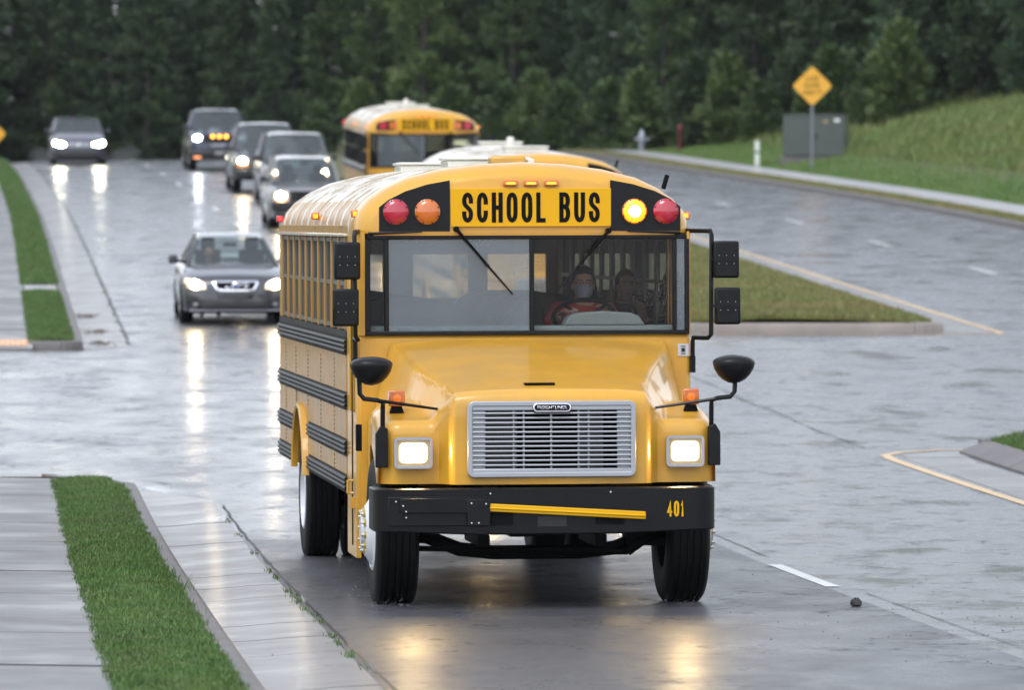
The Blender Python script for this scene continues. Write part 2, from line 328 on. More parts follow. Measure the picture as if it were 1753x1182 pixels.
# ------------------------------------------------------------------ the setting: road, kerbs, walks, verges, medians, ground
def wet_asphalt():
    m = bpy.data.materials.new('wet_asphalt'); m.use_nodes = True; nt = m.node_tree; p = nt.nodes['Principled BSDF']
    tc = nd(nt, 'ShaderNodeTexCoord'); L = nt.links.new
    def noise(scale, stretch=None, detail=6, rough=.55):
        n = nd(nt, 'ShaderNodeTexNoise'); n.inputs['Scale'].default_value = scale; n.inputs['Detail'].default_value = detail; n.inputs['Roughness'].default_value = rough
        if stretch:
            mp = nd(nt, 'ShaderNodeMapping'); mp.inputs['Scale'].default_value = stretch; mp.inputs['Rotation'].default_value = (0, 0, math.radians(-5.4)); L(tc.outputs['Object'], mp.inputs[0]); L(mp.outputs[0], n.inputs['Vector'])
        else: L(tc.outputs['Object'], n.inputs['Vector'])
        return n
    def mrange(src, a, b, c, d):
        r = nd(nt, 'ShaderNodeMapRange'); r.inputs[1].default_value = a; r.inputs[2].default_value = b; r.inputs[3].default_value = c; r.inputs[4].default_value = d; L(src, r.inputs[0]); return r.outputs[0]
    big = noise(1.15, (.9, .5, 1), 9, .66); fine = noise(60, None, 4, .8); mid = noise(5, (1, .5, 1), 6); lin = noise(.75, (.7, .6, 1), 6, .6)
    ab = nd(nt, 'ShaderNodeMath', operation='SUBTRACT'); ab.inputs[1].default_value = .5; L(lin.outputs[0], ab.inputs[0]); aa = nd(nt, 'ShaderNodeMath', operation='ABSOLUTE'); L(ab.outputs[0], aa.inputs[0]); line = mrange(aa.outputs[0], .002, .012, 1, 0)
    dry = nd(nt, 'ShaderNodeMath', operation='MULTIPLY'); L(line, dry.inputs[0]); L(mrange(mid.outputs[0], .40, .60, 0, 1), dry.inputs[1])
    hv = nd(nt, 'ShaderNodeHueSaturation'); hv.inputs['Color'].default_value = (.058, .059, .064, 1); L(mrange(fine.outputs[0], .3, .75, .25, 2.4), hv.inputs['Value']); L(hv.outputs[0], p.inputs['Base Color'])
    a = mrange(big.outputs[0], .36, .64, .34, .62); b = mrange(mid.outputs[0], .3, .7, -.05, .05)
    p.inputs['Coat IOR'].default_value = 1.5; L(mrange(big.outputs[0], .36, .64, .13, .34), p.inputs['Coat Roughness'])
    cw = nd(nt, 'ShaderNodeMath', operation='MULTIPLY'); inv = nd(nt, 'ShaderNodeMath', operation='SUBTRACT'); inv.inputs[0].default_value = 1; L(dry.outputs[0], inv.inputs[1]); L(inv.outputs[0], cw.inputs[0]); L(mrange(big.outputs[0], .40, .68, .95, .62), cw.inputs[1]); L(cw.outputs[0], p.inputs['Coat Weight'])
    s = nd(nt, 'ShaderNodeMath', operation='ADD'); L(a, s.inputs[0]); L(b, s.inputs[1]); L(s.outputs[0], p.inputs['Roughness'])
    L(mrange(dry.outputs[0], 0, 1, .5, .12), p.inputs['Specular IOR Level']); p.inputs['IOR'].default_value = 1.5
    # film of water: thin where rough, thick where smooth
    vo = nd(nt, 'ShaderNodeTexVoronoi'); vo.inputs['Scale'].default_value = 55; L(tc.outputs['Object'], vo.inputs['Vector'])
    ms = mrange(big.outputs[0], .42, .60, .10, .60)
    b1 = nd(nt, 'ShaderNodeBump'); b1.inputs['Distance'].default_value = .004; L(ms, b1.inputs['Strength']); L(vo.outputs['Distance'], b1.inputs['Height'])
    b2 = nd(nt, 'ShaderNodeBump'); b2.inputs['Distance'].default_value = .05; b2.inputs['Strength'].default_value = .30; L(mid.outputs[0], b2.inputs['Height']); L(b1.outputs[0], b2.inputs['Normal']); L(b2.outputs[0], p.inputs['Normal'])
    return m
ASPHALT = wet_asphalt()
CONC = pmat('wet_concrete', (.25, .245, .24), .45, coat=.35, crough=.16, var=.14, vscale=1.6, rvar=.2, col2=(.19, .18, .175), c2scale=.9, c2w=.5, bump=.12, bscale=70)
CONC_W = pmat('damp_walk_concrete', (.12, .115, .115), .5, coat=.20, crough=.2, var=.25, vscale=1.2, rvar=.2, col2=(.085, .08, .078), c2scale=.7, c2w=.5, bump=.12, bscale=70)
CONC_R = pmat('pale_walk_concrete', (.40, .39, .385), .45, coat=.4, crough=.2, var=.12, vscale=1.5)
CONC_D = pmat('wet_kerb_concrete', (.115, .105, .10), .65, coat=.08, crough=.3, var=.2, vscale=3, bump=.15, bscale=50)
PAINT_Y = pmat('road_paint_yellow', (.62, .40, .16), .4, coat=.4, crough=.2, var=.15, vscale=8)
PAINT_W = pmat('road_paint_white', (.72, .72, .70), .4, coat=.5, crough=.2, var=.15, vscale=12)
TACT = pmat('tactile_orange', (.62, .30, .08), .45, coat=.5, crough=.2, var=.1)
SOIL = pmat('turf_soil', (.06, .085, .022), .9, col2=(.10, .085, .04), c2scale=.5, c2w=.6, var=.25, vscale=9)
GRASS = pmat('grass_blade', (.052, .128, .016), .5, col2=(.085, .135, .026), c2scale=1.6, c2w=.6, var=.4, vscale=4)
GRASS_D = pmat('grass_blade_dry', (.14, .165, .036), .55, col2=(.21, .17, .06), c2scale=.35, c2w=.5, var=.25, vscale=2)
GRASS_L = pmat('grass_blade_long', (.10, .165, .030), .55, col2=(.15, .165, .045), c2scale=.45, c2w=.6, var=.25, vscale=1.2)
def yrange(y0, y1, st):
    n = max(1, int(round((y1 - y0) / st))); return [y0 + (y1 - y0) * i / n for i in range(n + 1)]
def strip(name, mat, lats, ys, parent=None, kind='structure', thick=0, smooth=40):
    """lats: list of (lat or f(y), dz)"""
    mb = MB()
    rows = [[P3(l(y) if callable(l) else l, y, dz) for l, dz in lats] for y in ys]
    mb.grid(rows)
    return mb.build(name, mat, parent, smooth=smooth, kind=kind)
# ground sheet
ys = [-60, -30, -10] + yrange(0, 50, 5) + [54, 57.2, 57.3, 72, 86.3, 86.4, 88] + yrange(90, 240, 3) + [250, 262, 280, 320, 400, 550, 900]
g = MB(); rows = []
for y in ys:
    k = kerb_r(y); row = []
    side = 57.25 < y < 86.35
    for l in [-400, -150, -80, -40, -25, -16, -11, -8.5, -7.06, -7.02]:
        z = natural(l, y)
        if side: z = gzl(l, y) - .06
        row.append(Vector((lane_x(min(y, 320)) + l, y, z)))
    for l in (-6.9, -4.5, 0, 6, 12, k - 1): row.append(P3(l, y, -.35))
    row.append(P3(k + 2.2, y, -.3))
    for l in [k + 2.22, k + 2.6, k + 3.2, k + 4, k + 5, k + 6.5, k + 8, k + 10, k + 12, k + 15, k + 20, k + 30, k + 60, k + 150, k + 400]:
        row.append(Vector((lane_x(min(y, 320)) + l, y, natural(l, y))))
    rows.append(row)
g.grid(rows); g.build('ground', SOIL, smooth=60, kind='structure')
# road sheet + side street
ysr = yrange(-40, 260, 2.0)
strip('road', ASPHALT, [(-4.05, 0)] + [(lambda y, t=t: -4.05 + t * (kerb_r(y) + 4.05), 0) for t in (.1, .2, .3, .4, .5, .6, .7, .8, .9, 1)], ysr)
strip('side_road', ASPHALT, [(-60, 0), (-40, 0), (-20, 0), (-12, 0), (-7.5, 0), (-5.6, 0), (-4.05, 0)], [57.32] + yrange(58, 86, 2) + [86.28])
NEWASPH = ASPHALT.copy(); NEWASPH.name = 'wet_asphalt_newer'
for n_ in NEWASPH.node_tree.nodes:
    if n_.type == 'MAP_RANGE' and abs(n_.inputs[3].default_value - .34) < .01: n_.inputs[3].default_value, n_.inputs[4].default_value = .42, .62
    if n_.type == 'MAP_RANGE' and abs(n_.inputs[3].default_value - .10) < .001: n_.inputs[3].default_value, n_.inputs[4].default_value = .6, .85
    if n_.type == 'MAP_RANGE' and abs(n_.inputs[3].default_value - .13) < .001: n_.inputs[3].default_value, n_.inputs[4].default_value = .25, .36
    if n_.type == 'MAP_RANGE' and abs(n_.inputs[3].default_value - .95) < .001: n_.inputs[3].default_value, n_.inputs[4].default_value = .62, .38
    if n_.type == 'MAP_RANGE' and abs(n_.inputs[3].default_value - .5) < .001 and abs(n_.inputs[4].default_value - .12) < .001: n_.inputs[3].default_value = .10
    if n_.type == 'BSDF_PRINCIPLED': n_.inputs['IOR'].default_value = 1.4
strip('road_patch', NEWASPH, [(-4.05, .003), (-2.7, .003), (-1.3, .003), (-.06, .003)], yrange(-40, 48.6, 2.0))
TAR = pmat('joint_tar', (.012, .012, .013), .45, coat=.4)
def seam(pts, w=.03):
    mb = MB(); rows = []; r_ = random.Random(len(pts) + int(pts[0][1]))
    for l, y in pts:
        j = r_.uniform(-.007, .007); ww = w * r_.uniform(.4, 1.2); rows.append([P3(l + j - ww / 2, y, .0065), P3(l + j + ww / 2, y, .0065)])
    mb.grid(rows); mb.build('pavement_joint', TAR, kind='structure')
seam([(3.64 + .02 * math.sin(y), y) for y in yrange(64, 90.5, .6)], .018)
seam([(.12, y) for y in yrange(20, 41, .5)], .012); seam([(.10, y) for y in yrange(46, 57, .5)], .012)
seam([(-4.0, y) for y in yrange(20, 54, .4)], .03); seam([(-4.02, y) for y in yrange(88, 200, 1)], .06)
# left gutter and kerb, cut in slabs with open joints
def slabs(name, mat, lats, y0, y1, step, gap=.012, jitter=.003, end_cut=None):
    """row of separate slabs as children of the first one's parent structure"""
    base = strip(name + '_bed', CONC_D, [(l, dz - .05) for l, dz in lats], yrange(y0, y1, 2.0))
    base.name = name
    n = max(1, int(round((y1 - y0) / step)))
    for i in range(n):
        a, b = y0 + (y1 - y0) * i / n + gap / 2, y0 + (y1 - y0) * (i + 1) / n - gap / 2
        j = random.uniform(-jitter, jitter); mb = MB(); yy = yrange(a, b, 1.0)
        top = [[P3(l, y, dz + j) for l, dz in lats] for y in yy]
        low = [[P3(l, y, dz - .08) for l, dz in lats] for y in yy]
        mb.grid(top)
        for s in (0, -1): mb.grid([[r[s] for r in top], [r[s] for r in low]])
        for s in (0, -1): mb.grid([top[s], low[s]])
        mb.build('slab', mat, base, smooth=30)
    return base
G_L = [(-4.05, .002), (-4.30, -.012), (-4.55, -.035), (-4.75, -.045)]
gutter_near = slabs('gutter', CONC, G_L, 18, 54.4, 1.52, gap=.02)
mb = MB(); mb.grid([[P3(l, 54.41, dz) for l, dz in G_L], [P3(l, y, z) for (l, dz), y, z in zip(G_L, (54.7, 55.6, 56.6, 57.3), (.004, -.004, -.014, -.018))]]); mb.build('gutter_flare', CONC, gutter_near)
gutter_far = slabs('gutter', CONC, G_L, 87.6, 214, 1.52, gap=.03)
def kerb_run(name, pts, w=.17, h0=-.06, h1=.125, seg=3.05, mat=None):
    mat = mat or CONC_D
    """kerb as a run of separate stones along a (lat,y) path; lat side = towards the road"""
    base = None; L = []
    for a, b in zip(pts[:-1], pts[1:]):
        d = math.hypot(b[0] - a[0], b[1] - a[1]); n = max(1, int(round(d / seg)))
        for i in range(n): L.append(((a[0] + (b[0] - a[0]) * i / n, a[1] + (b[1] - a[1]) * i / n), (a[0] + (b[0] - a[0]) * (i + 1) / n, a[1] + (b[1] - a[1]) * (i + 1) / n)))
    for a, b in L:
        d = Vector((b[0] - a[0], b[1] - a[1])); nrm = Vector((-d.y, d.x)).normalized(); dd = d.normalized() * .004
        prof = [(0, h0), (.012, h1 - .035), (.035, h1 - .008), (.06, h1), (w, h1), (w, h0)]
        mb = MB(); rows = []
        for p, q in ((a, 1), (b, -1)):
            rows.append([P3(p[0] + dd.x * q + nrm.x * o, p[1] + dd.y * q + nrm.y * o, z) for o, z in prof])
        mb.grid(rows, True); mb.add(rows[0], [tuple(range(len(prof)))]); mb.add(rows[1], [tuple(range(len(prof)))])
        if base is None: base = mb.build(name, mat, smooth=40, kind='structure')
        else: mb.build('kerb_stone', mat, base, smooth=40)
    return base
def arc(c, r, a0, a1, n=6): return [(c[0] + r * math.cos(math.radians(a0 + (a1 - a0) * i / n)), c[1] + r * math.sin(math.radians(a0 + (a1 - a0) * i / n))) for i in range(n + 1)]
kerb_run('kerb', [(-4.76, 18), (-4.76, 55.6)] + arc((-5.15, 55.6), .39, 0, 90)[1:] + [(-5.53, 57.2)])
kerb_run('kerb', [(-5.62, 86.7), (-5.1, 86.7)] + arc((-5.1, 87.05), .35, -90, 0)[1:] + [(-4.76, 214)])
# sidewalk left, in flags
WALK_L = [(-5.56, .13), (-6.3, .14), (-7.04, .15)]
slabs('sidewalk', CONC_W, WALK_L, 18, 56.4, 1.5, gap=.025, jitter=.004)
slabs('sidewalk', CONC_W, WALK_L, 87.2, 214, 1.5, gap=.025, jitter=.004)
slabs('walk_crossing', CONC, [(-4.95, .128), (-5.54, .132)], 103.5, 106.1, 1.3)
def tactile(y0, y1, lab):
    r = MB(); 
    def tz(y): return .142 - .085 * (abs(y - (56.4 if y0 < 60 else 87.2)) / .93)
    rows = [[P3(l, y, tz(y)) for l in (-5.6, -6.3, -7.0)] for y in (y0, y1)]
    r.grid(rows); o = r.build('tactile_paving', TACT); tag(o, lab, 'tactile paving')
    d = MB()
    for i in range(18):
        for j in range(8):
            p = P3(-5.64 - i * .078, y0 + .04 + (y1 - y0 - .08) * j / 7); p.z += tz(p.y); d.lathe([(.012, 0), (.010, .005), (.0001, .006)], p, 'z', 6)
    d.build('tactile_dome', TACT, o, smooth=40, kind='stuff')
tactile(56.45, 57.1, 'orange tactile strip at the end of the near sidewalk')
tactile(86.45, 87.1, 'orange tactile strip at the far side of the side street')
for y0, y1 in ((54.3, 57.31), (86.29, 87.6)):
    ye = [y0, (y0 + y1) / 2, y1] if y0 < 60 else [y1, (y0 + y1) / 2, y0]
    mb = MB(); mb.grid([[P3(l, y, dz * q - .001) for l, dz in ((-4.78, -.06), (-4.4, -.035), (-4.05, 0))] for y, q in zip(ye, (1, .75, 0))] + [[P3(l, ye[-1] + (.12 if y0 < 60 else -.12), -.004) for l in (-4.78, -4.4, -4.05)]]); mb.build('side_road_edge', ASPHALT, kind='structure')
    ra, rb = (56.4, 57.33) if y0 < 60 else (87.2, 86.27)
    mb = MB(); mb.grid([[P3(l, ra, .135) for l in (-5.54, -6.3, -7.04)], [P3(l, rb, .05) for l in (-5.54, -6.3, -7.04)], [P3(l, rb, -.1) for l in (-5.54, -6.3, -7.04)]]); mb.build('kerb_ramp', CONC, kind='structure')
# verges (soil strips + blades)
def verge(name, mat, la, lb, y0, y1, dz=.12, step=.5, bulge=.04):
    rows = []; ysv = yrange(y0, y1, step)
    for y in ysv:
        rows.append([P3(la + (lb - la) * t, y, dz + bulge * math.sin(math.pi * t) + random.uniform(-.004, .004)) for t in (0, .1, .3, .5, .7, .9, 1)])
    mb = MB(); mb.grid(rows); return mb.build(name, mat, smooth=60, kind='structure')
verge('verge', SOIL, -4.93, -5.57, 18, 56.0)
verge('verge', SOIL, -4.93, -5.57, 87.1, 103.5, step=1)
verge('verge', SOIL, -4.93, -5.57, 106.1, 214, step=2)
def blades(name, mat, sampler, n, h, w, lean=.6, label=None, cat='grass'):
    """n separate grass blades (two-triangle, bent) as one stuff object; sampler() -> base point"""
    rng = random.Random(len(name) * 31 + n); V = []; Fc = []
    for i in range(n):
        p, sc = sampler(rng); a = rng.uniform(0, 6.283); hh = h * sc * rng.uniform(.6, 1.25); ww = w * rng.uniform(.7, 1.3)
        dx, dy = math.cos(a), math.sin(a); b = rng.uniform(0, 6.283); lx, ly = math.cos(b) * lean * hh * rng.uniform(.2, 1), math.sin(b) * lean * hh * rng.uniform(.2, 1)
        k = len(V)
        V += [(p.x - dx * ww, p.y - dy * ww, p.z - .01), (p.x + dx * ww, p.y + dy * ww, p.z - .01), (p.x + dx * ww * .7 + lx * .35, p.y + dy * ww * .7 + ly * .35, p.z + hh * .6), (p.x - dx * ww * .7 + lx * .35, p.y - dy * ww * .7 + ly * .35, p.z + hh * .6), (p.x + lx, p.y + ly, p.z + hh)]
        Fc += [(k, k + 1, k + 2, k + 3), (k + 3, k + 2, k + 4)]
    me = bpy.data.meshes.new(name); me.from_pydata(V, [], Fc); me.materials.append(mat)
    o = link(name, me, kind='stuff')
    o['label'] = label; o['category'] = cat
    return o
EDGE = [random.uniform(-1, 1) for _ in range(997)]
def samp(la, lb, y0, y1, dz, sc=1, bulge=.03, edge=True):
    def f(r):
        t = r.random(); y = r.uniform(y0, y1)
        if edge and y0 < 50 and y > 55.2: t = .18 + .8 * t
        l = la + (lb - la) * t + r.gauss(0, .012) + .02 * EDGE[int(y * 4) % 997] * abs(2 * t - 1); z = dz + bulge * math.sin(math.pi * t)
        return P3(l, y, z), sc * (r.choice((.8, 1, 1, 1.15)))
    return f
blades('verge_grass', GRASS, samp(-4.90, -5.60, 27, 56.1, .11), 110000, .042, .0032, label='short green grass on the narrow strip beside the near sidewalk')
blades('verge_grass', GRASS, samp(-4.90, -5.60, 86.9, 103.5, .11), 26000, .05, .006, label='short green grass block just past the side street')
blades('verge_grass', GRASS, samp(-4.90, -5.60, 106.2, 214, .11), 60000, .06, .012, label='short green grass strip running up to the crest on the far left')
# weeds in the gutter seam
def weed_spots(r):
    y = r.choice([33, 34.1, 35.2, 36, 37.5, 38.3, 39.0, 39.9, 40.6, 41.2, 43, 44, 46.5, 49.2, 51.5, 88.5, 92, 95, 97.5, 101, 106, 113]) + r.gauss(0, .12)
    return P3(-4.05 + r.gauss(0, .018), y + r.gauss(0, .06), 0), r.choice((.5, .7, 1))
blades('seam_weeds', GRASS, weed_spots, 520, .04, .004, 1.3, label='small green weeds growing in the gutter seam', cat='weeds')
def tuft_spots(r):
    l, y = r.choice([(-4.97, 36.2), (-4.96, 41.0), (-5.1, 43.4), (-4.95, 45), (-5.02, 47.6), (-5.5, 37.8), (-4.9, 39.3), (-5.3, 33.5), (-5.0, 34.2)])
    return P3(l + r.gauss(0, .05), y + r.gauss(0, .15), .12), r.choice((.6, 1, 1.3))
blades('verge_tufts', GRASS, tuft_spots, 260, .10, .003, 1.0, label='taller loose tufts sticking up from the near verge', cat='grass')
# lane markings
def dash(lat, y0, y1, w=.11, mat=PAINT_W):
    mb = MB(); mb.grid([[P3(lat - w / 2, y, .006), P3(lat + w / 2, y, .006)] for y in yrange(y0, y1, 1.0)]); return mb.build('lane_dash', mat, kind='structure')
for k in range(-3, 14):
    y = 41.85 + 12.2 * k
    if 56 < y < 90: continue
    dash(0, y, y + 3.1)
for k in range(0, 9):
    y = 112 + 13.2 * k
    if y < 210: dash(13.65, y, y + 3.0)
# medians
def line_path(name, pts, w=.12):
    mb = MB(); out = []
    for a, b in zip(pts[:-1], pts[1:]):
        d = math.hypot(b[0] - a[0], b[1] - a[1]); n = max(1, int(d / 2))
        out += [(a[0] + (b[0] - a[0]) * i / n, a[1] + (b[1] - a[1]) * i / n) for i in range(n)]
    out.append(pts[-1]); rows = []
    for i, p in enumerate(out):
        a, b = out[max(0, i - 1)], out[min(len(out) - 1, i + 1)]; d = Vector((b[0] - a[0], b[1] - a[1])).normalized(); nr = Vector((-d.y, d.x)) * w / 2
        rows.append([P3(p[0] - nr.x, p[1] - nr.y, .007), P3(p[0] + nr.x, p[1] + nr.y, .007)])
    mb.grid(rows); return mb.build(name, PAINT_Y, kind='structure')
line_path('edge_line', [(3.72, 20), (3.68, 55), (3.62, 61.8), (3.66, 62.6), (3.9, 63.1), (4.4, 63.6), (9.9, 64.2)])
line_path('edge_line', [(10.08, 205), (10.08, 91.6), (10.02, 91.1), (9.0, 91.0), (4.6, 91.0)])
def flat(name, mat, lats, y0, y1, step=2.0): return strip(name, mat, lats, yrange(y0, y1, step))
a1 = slabs('median_apron', CONC, [(3.82, .006), (4.2, .004), (4.54, .002)], 20, 62.2, 3.05)
mb = MB(); mb.grid([[P3(l, 62.21 + t * q, .004) for t in (0, 1)] for l, q in ((3.84, .5), (4.54, 1.1), (9.8, 1.3))]); mb.build('median_nose', CONC, kind='structure')
def mound(name, mat, la, lb, y0, y1, dz, bulge, step=2.0):
    mb = MB(); mb.grid([[P3(la + (lb - la) * t, y, dz + bulge * math.sin(math.pi * t)) for t in (0, .08, .25, .5, .75, .92, 1)] for y in yrange(y0, y1, step)]); return mb.build(name, mat, smooth=60, kind='structure')
# sloped (mountable) kerb of the near median: separate stones
def slope_kerb(name, la, lb, y0, y1, h, seg=3.05):
    base = None; n = max(1, int(round((y1 - y0) / seg)))
    for i in range(n):
        a, b = y0 + (y1 - y0) * i / n + .006, y0 + (y1 - y0) * (i + 1) / n - .006; mb = MB(); rows = []
        for y in (a, b): rows.append([P3(la, y, -.05), P3(la, y, .03), P3(lb, y, h - .012), P3(lb + (lb - la) * .35, y, h), P3(lb + (lb - la) * .35, y, -.05)])
        if i == n - 1 and y0 < 50: rows[1] = [p + Vector((0, dz, 0)) for p, dz in zip(rows[1], (0, 0, -.25, -.3, -.3))]
        mb.grid(rows, True); mb.add(rows[0], [(0, 1, 2, 3, 4)]); mb.add(rows[1], [(4, 3, 2, 1, 0)])
        if base is None: base = mb.build(name, CONC_D, smooth=25, kind='structure')
        else: mb.build('kerb_stone', CONC_D, base, smooth=25)
slope_kerb('median_kerb', 4.55, 4.80, 20, 63.0, .16)
kerb_run('median_kerb', [(4.8, 63.05), (9.6, 63.2)], h1=.15)
mound('median_grass_bed', SOIL, 4.86, 9.6, 20, 62.8, .14, .12)
blades('median_grass', GRASS, samp(4.86, 6.2, 52, 62.9, .14, bulge=.1, edge=False), 30000, .06, .005, label='bright green grass on the nearest median tip')
kerb_run('median_kerb', [(4.55, 91.45), (8.7, 91.45)] + arc((8.75, 91.95), .5, -90, 0)[1:] + [(9.27, 94), (9.27, 205)], h1=.16, mat=pmat('median_kerb_tan', (.23, .195, .17), .6, coat=.1, var=.2, vscale=2))
kerb_run('median_kerb', [(4.5, 205), (4.5, 91.9)], h1=.15)
slabs('median_apron', CONC, [(9.29, .003), (9.6, .004), (10.0, .006)], 94, 205, 3.05)
mb = MB(); mb.grid([[P3(9.29, 94, .004), P3(9.6, 94, .004), P3(10.0, 94, .004)], [P3(9.28, 92.6, .004), P3(9.6, 92.6, .004), P3(10.0, 92.6, .004)], [P3(8.9, 91.42, .004), P3(9.5, 91.3, .004), P3(9.96, 91.25, .004)]]); mb.build('median_nose', CONC, kind='structure')
mound('median_grass_bed', SOIL, 4.65, 9.1, 91.65, 205, .14, .10)
def med_samp(r):
    y = 91.6 + (r.random() ** 1.5) * 60; t = r.random(); hi = 9.1 if y > 92.3 else 8.7
    return P3(4.65 + (hi - 4.65) * t, y, .14 + .09 * math.sin(math.pi * t)), r.choice((.7, 1, 1.2))
blades('median_grass', GRASS_D, med_samp, 110000, .07, .010, label='olive dry grass on the median beyond the junction')
# right-hand kerb, verge strip and walk
base = strip('roadside_kerb', CONC_D, [(lambda y: kerb_r(y), -.05), (lambda y: kerb_r(y) + .02, .12), (lambda y: kerb_r(y) + .05, .145), (lambda y: kerb_r(y) + .2, .15)], yrange(20, 230, 2), smooth=30)
strip('roadside_strip', SOIL, [(lambda y: kerb_r(y) + .2, .148), (lambda y: kerb_r(y) + .5, .17), (lambda y: kerb_r(y) + .82, .16)], yrange(20, 230, 2))
blades('strip_grass', GRASS_D, lambda r: (lambda y: (P3(kerb_r(y) + r.uniform(.16, .84), y, .15), 1))(r.uniform(110, 220)), 50000, .07, .013, label='thin olive grass strip between the far kerb and its sidewalk')
wk = strip('sidewalk', CONC_D, [(lambda y: kerb_r(y) + .8, .10), (lambda y: kerb_r(y) + 2.25, .13)], yrange(20, 230, 2))
n = 70
for i in range(n):
    a, b = 118 + 1.5 * i + .012, 118 + 1.5 * (i + 1) - .012; mb = MB(); j = random.uniform(-.004, .004)
    mb.grid([[P3(kerb_r(y) + .8, y, .165 + j), P3(kerb_r(y) + 1.5, y, .172 + j), P3(kerb_r(y) + 2.25, y, .18 + j)] for y in (a, b)]); mb.build('slab', CONC_R, wk)
# lawn and bank grass on the right
def lawn_samp(r):
    y = r.uniform(125, 212); l = kerb_r(y) + 2.27 + r.random() ** 1.2 * 9
    return Vector((lane_x(y) + l, y, natural(l, y))), r.choice((.6, .9, 1.2))
blades('lawn_grass', pmat('lawn_blade', (.075, .165, .022), .5, col2=(.11, .17, .03), c2scale=.3, var=.2, vscale=1), lawn_samp, 90000, .07, .016, label='mown green grass beyond the far sidewalk')
def bank_samp(r):
    y = r.uniform(140, 215); b = np.interp(y, [100, 145, 185, 240], [26, 24.0, 21.0, 20.6]); l = b + .6 + r.random() * 12
    return Vector((lane_x(y) + l, y, natural(l, y))), r.choice((.4, .7, 1, 1.5))
blades('bank_grass', GRASS_L, bank_samp, 80000, .22, .018, .8, label='long olive grass on the bank rising to the right')
# stone on the road
st = MB(); st.ball((0, 0, .028), .042, .038, .034, 10, 7); rs = random.Random(3); st.v = [(x * (1 + rs.uniform(-.14, .14)), y * (1 + rs.uniform(-.14, .14)), max(0, z * (1 + rs.uniform(-.14, .14)))) for x, y, z in st.v]
p = P3(-.21, 39.37); tag(st.build('stone', pmat('dark_stone', (.03, .03, .03), .6, var=.4, vscale=30), smooth=30, loc=p), 'small dark stone lying on the wet road beside the bus', 'stone')
# gravel specks
def gravel():
    r = random.Random(5); mb = MB()
    for i in range(380):
        if i < 300: lat, y = r.gauss(1.0, .9), r.gauss(35.5, 2.6)
        else: lat, y = r.uniform(-4.6, 3.4), r.uniform(33, 60)
        p = P3(lat, y, .004); s = r.uniform(.003, .008)
        mb.add([p + Vector((s, 0, 0)), p + Vector((0, s, 0)), p + Vector((-s, 0, 0)), p + Vector((0, -s, 0)), p + Vector((0, 0, s))], [(0, 1, 4), (1, 2, 4), (2, 3, 4), (3, 0, 4)])
    o = mb.build('gravel', pmat('dark_stone', (.03, .03, .03)), kind='stuff'); o['label'] = 'dark grit scattered over the wet road'; o['category'] = 'gravel'
gravel()

# brown leaf litter washed into the far gutter
r_ = random.Random(8)
for i, (lat, y, lab) in enumerate(((-4.60, 97.5, 'brown leaf litter in the far gutter, farthest of three patches'), (-4.45, 92.2, 'brown leaf litter in the far gutter, middle of three patches'), (-4.5, 88.8, 'brown leaf litter in the far gutter, nearest of three patches'))):
    mb = MB()
    for k in range(260):
        p = P3(lat + r_.gauss(0, .13) + .05, y + r_.gauss(0, .35), -.02 + abs(r_.gauss(0, .012))); a = r_.uniform(0, 6.28); s_ = r_.uniform(.012, .03); d = Vector((math.cos(a), math.sin(a), r_.uniform(-.3, .6))) * s_; e = Vector((-math.sin(a), math.cos(a), r_.uniform(-.2, .5))) * s_ * .5
        mb.add([p - d, p + e, p + d, p - e], [(0, 1, 2, 3)])
    o = mb.build('leaf_litter', pmat('litter_brown', (.10, .065, .035), .7, var=.3, vscale=20), kind='stuff'); o['label'] = lab; o['category'] = 'leaf litter'
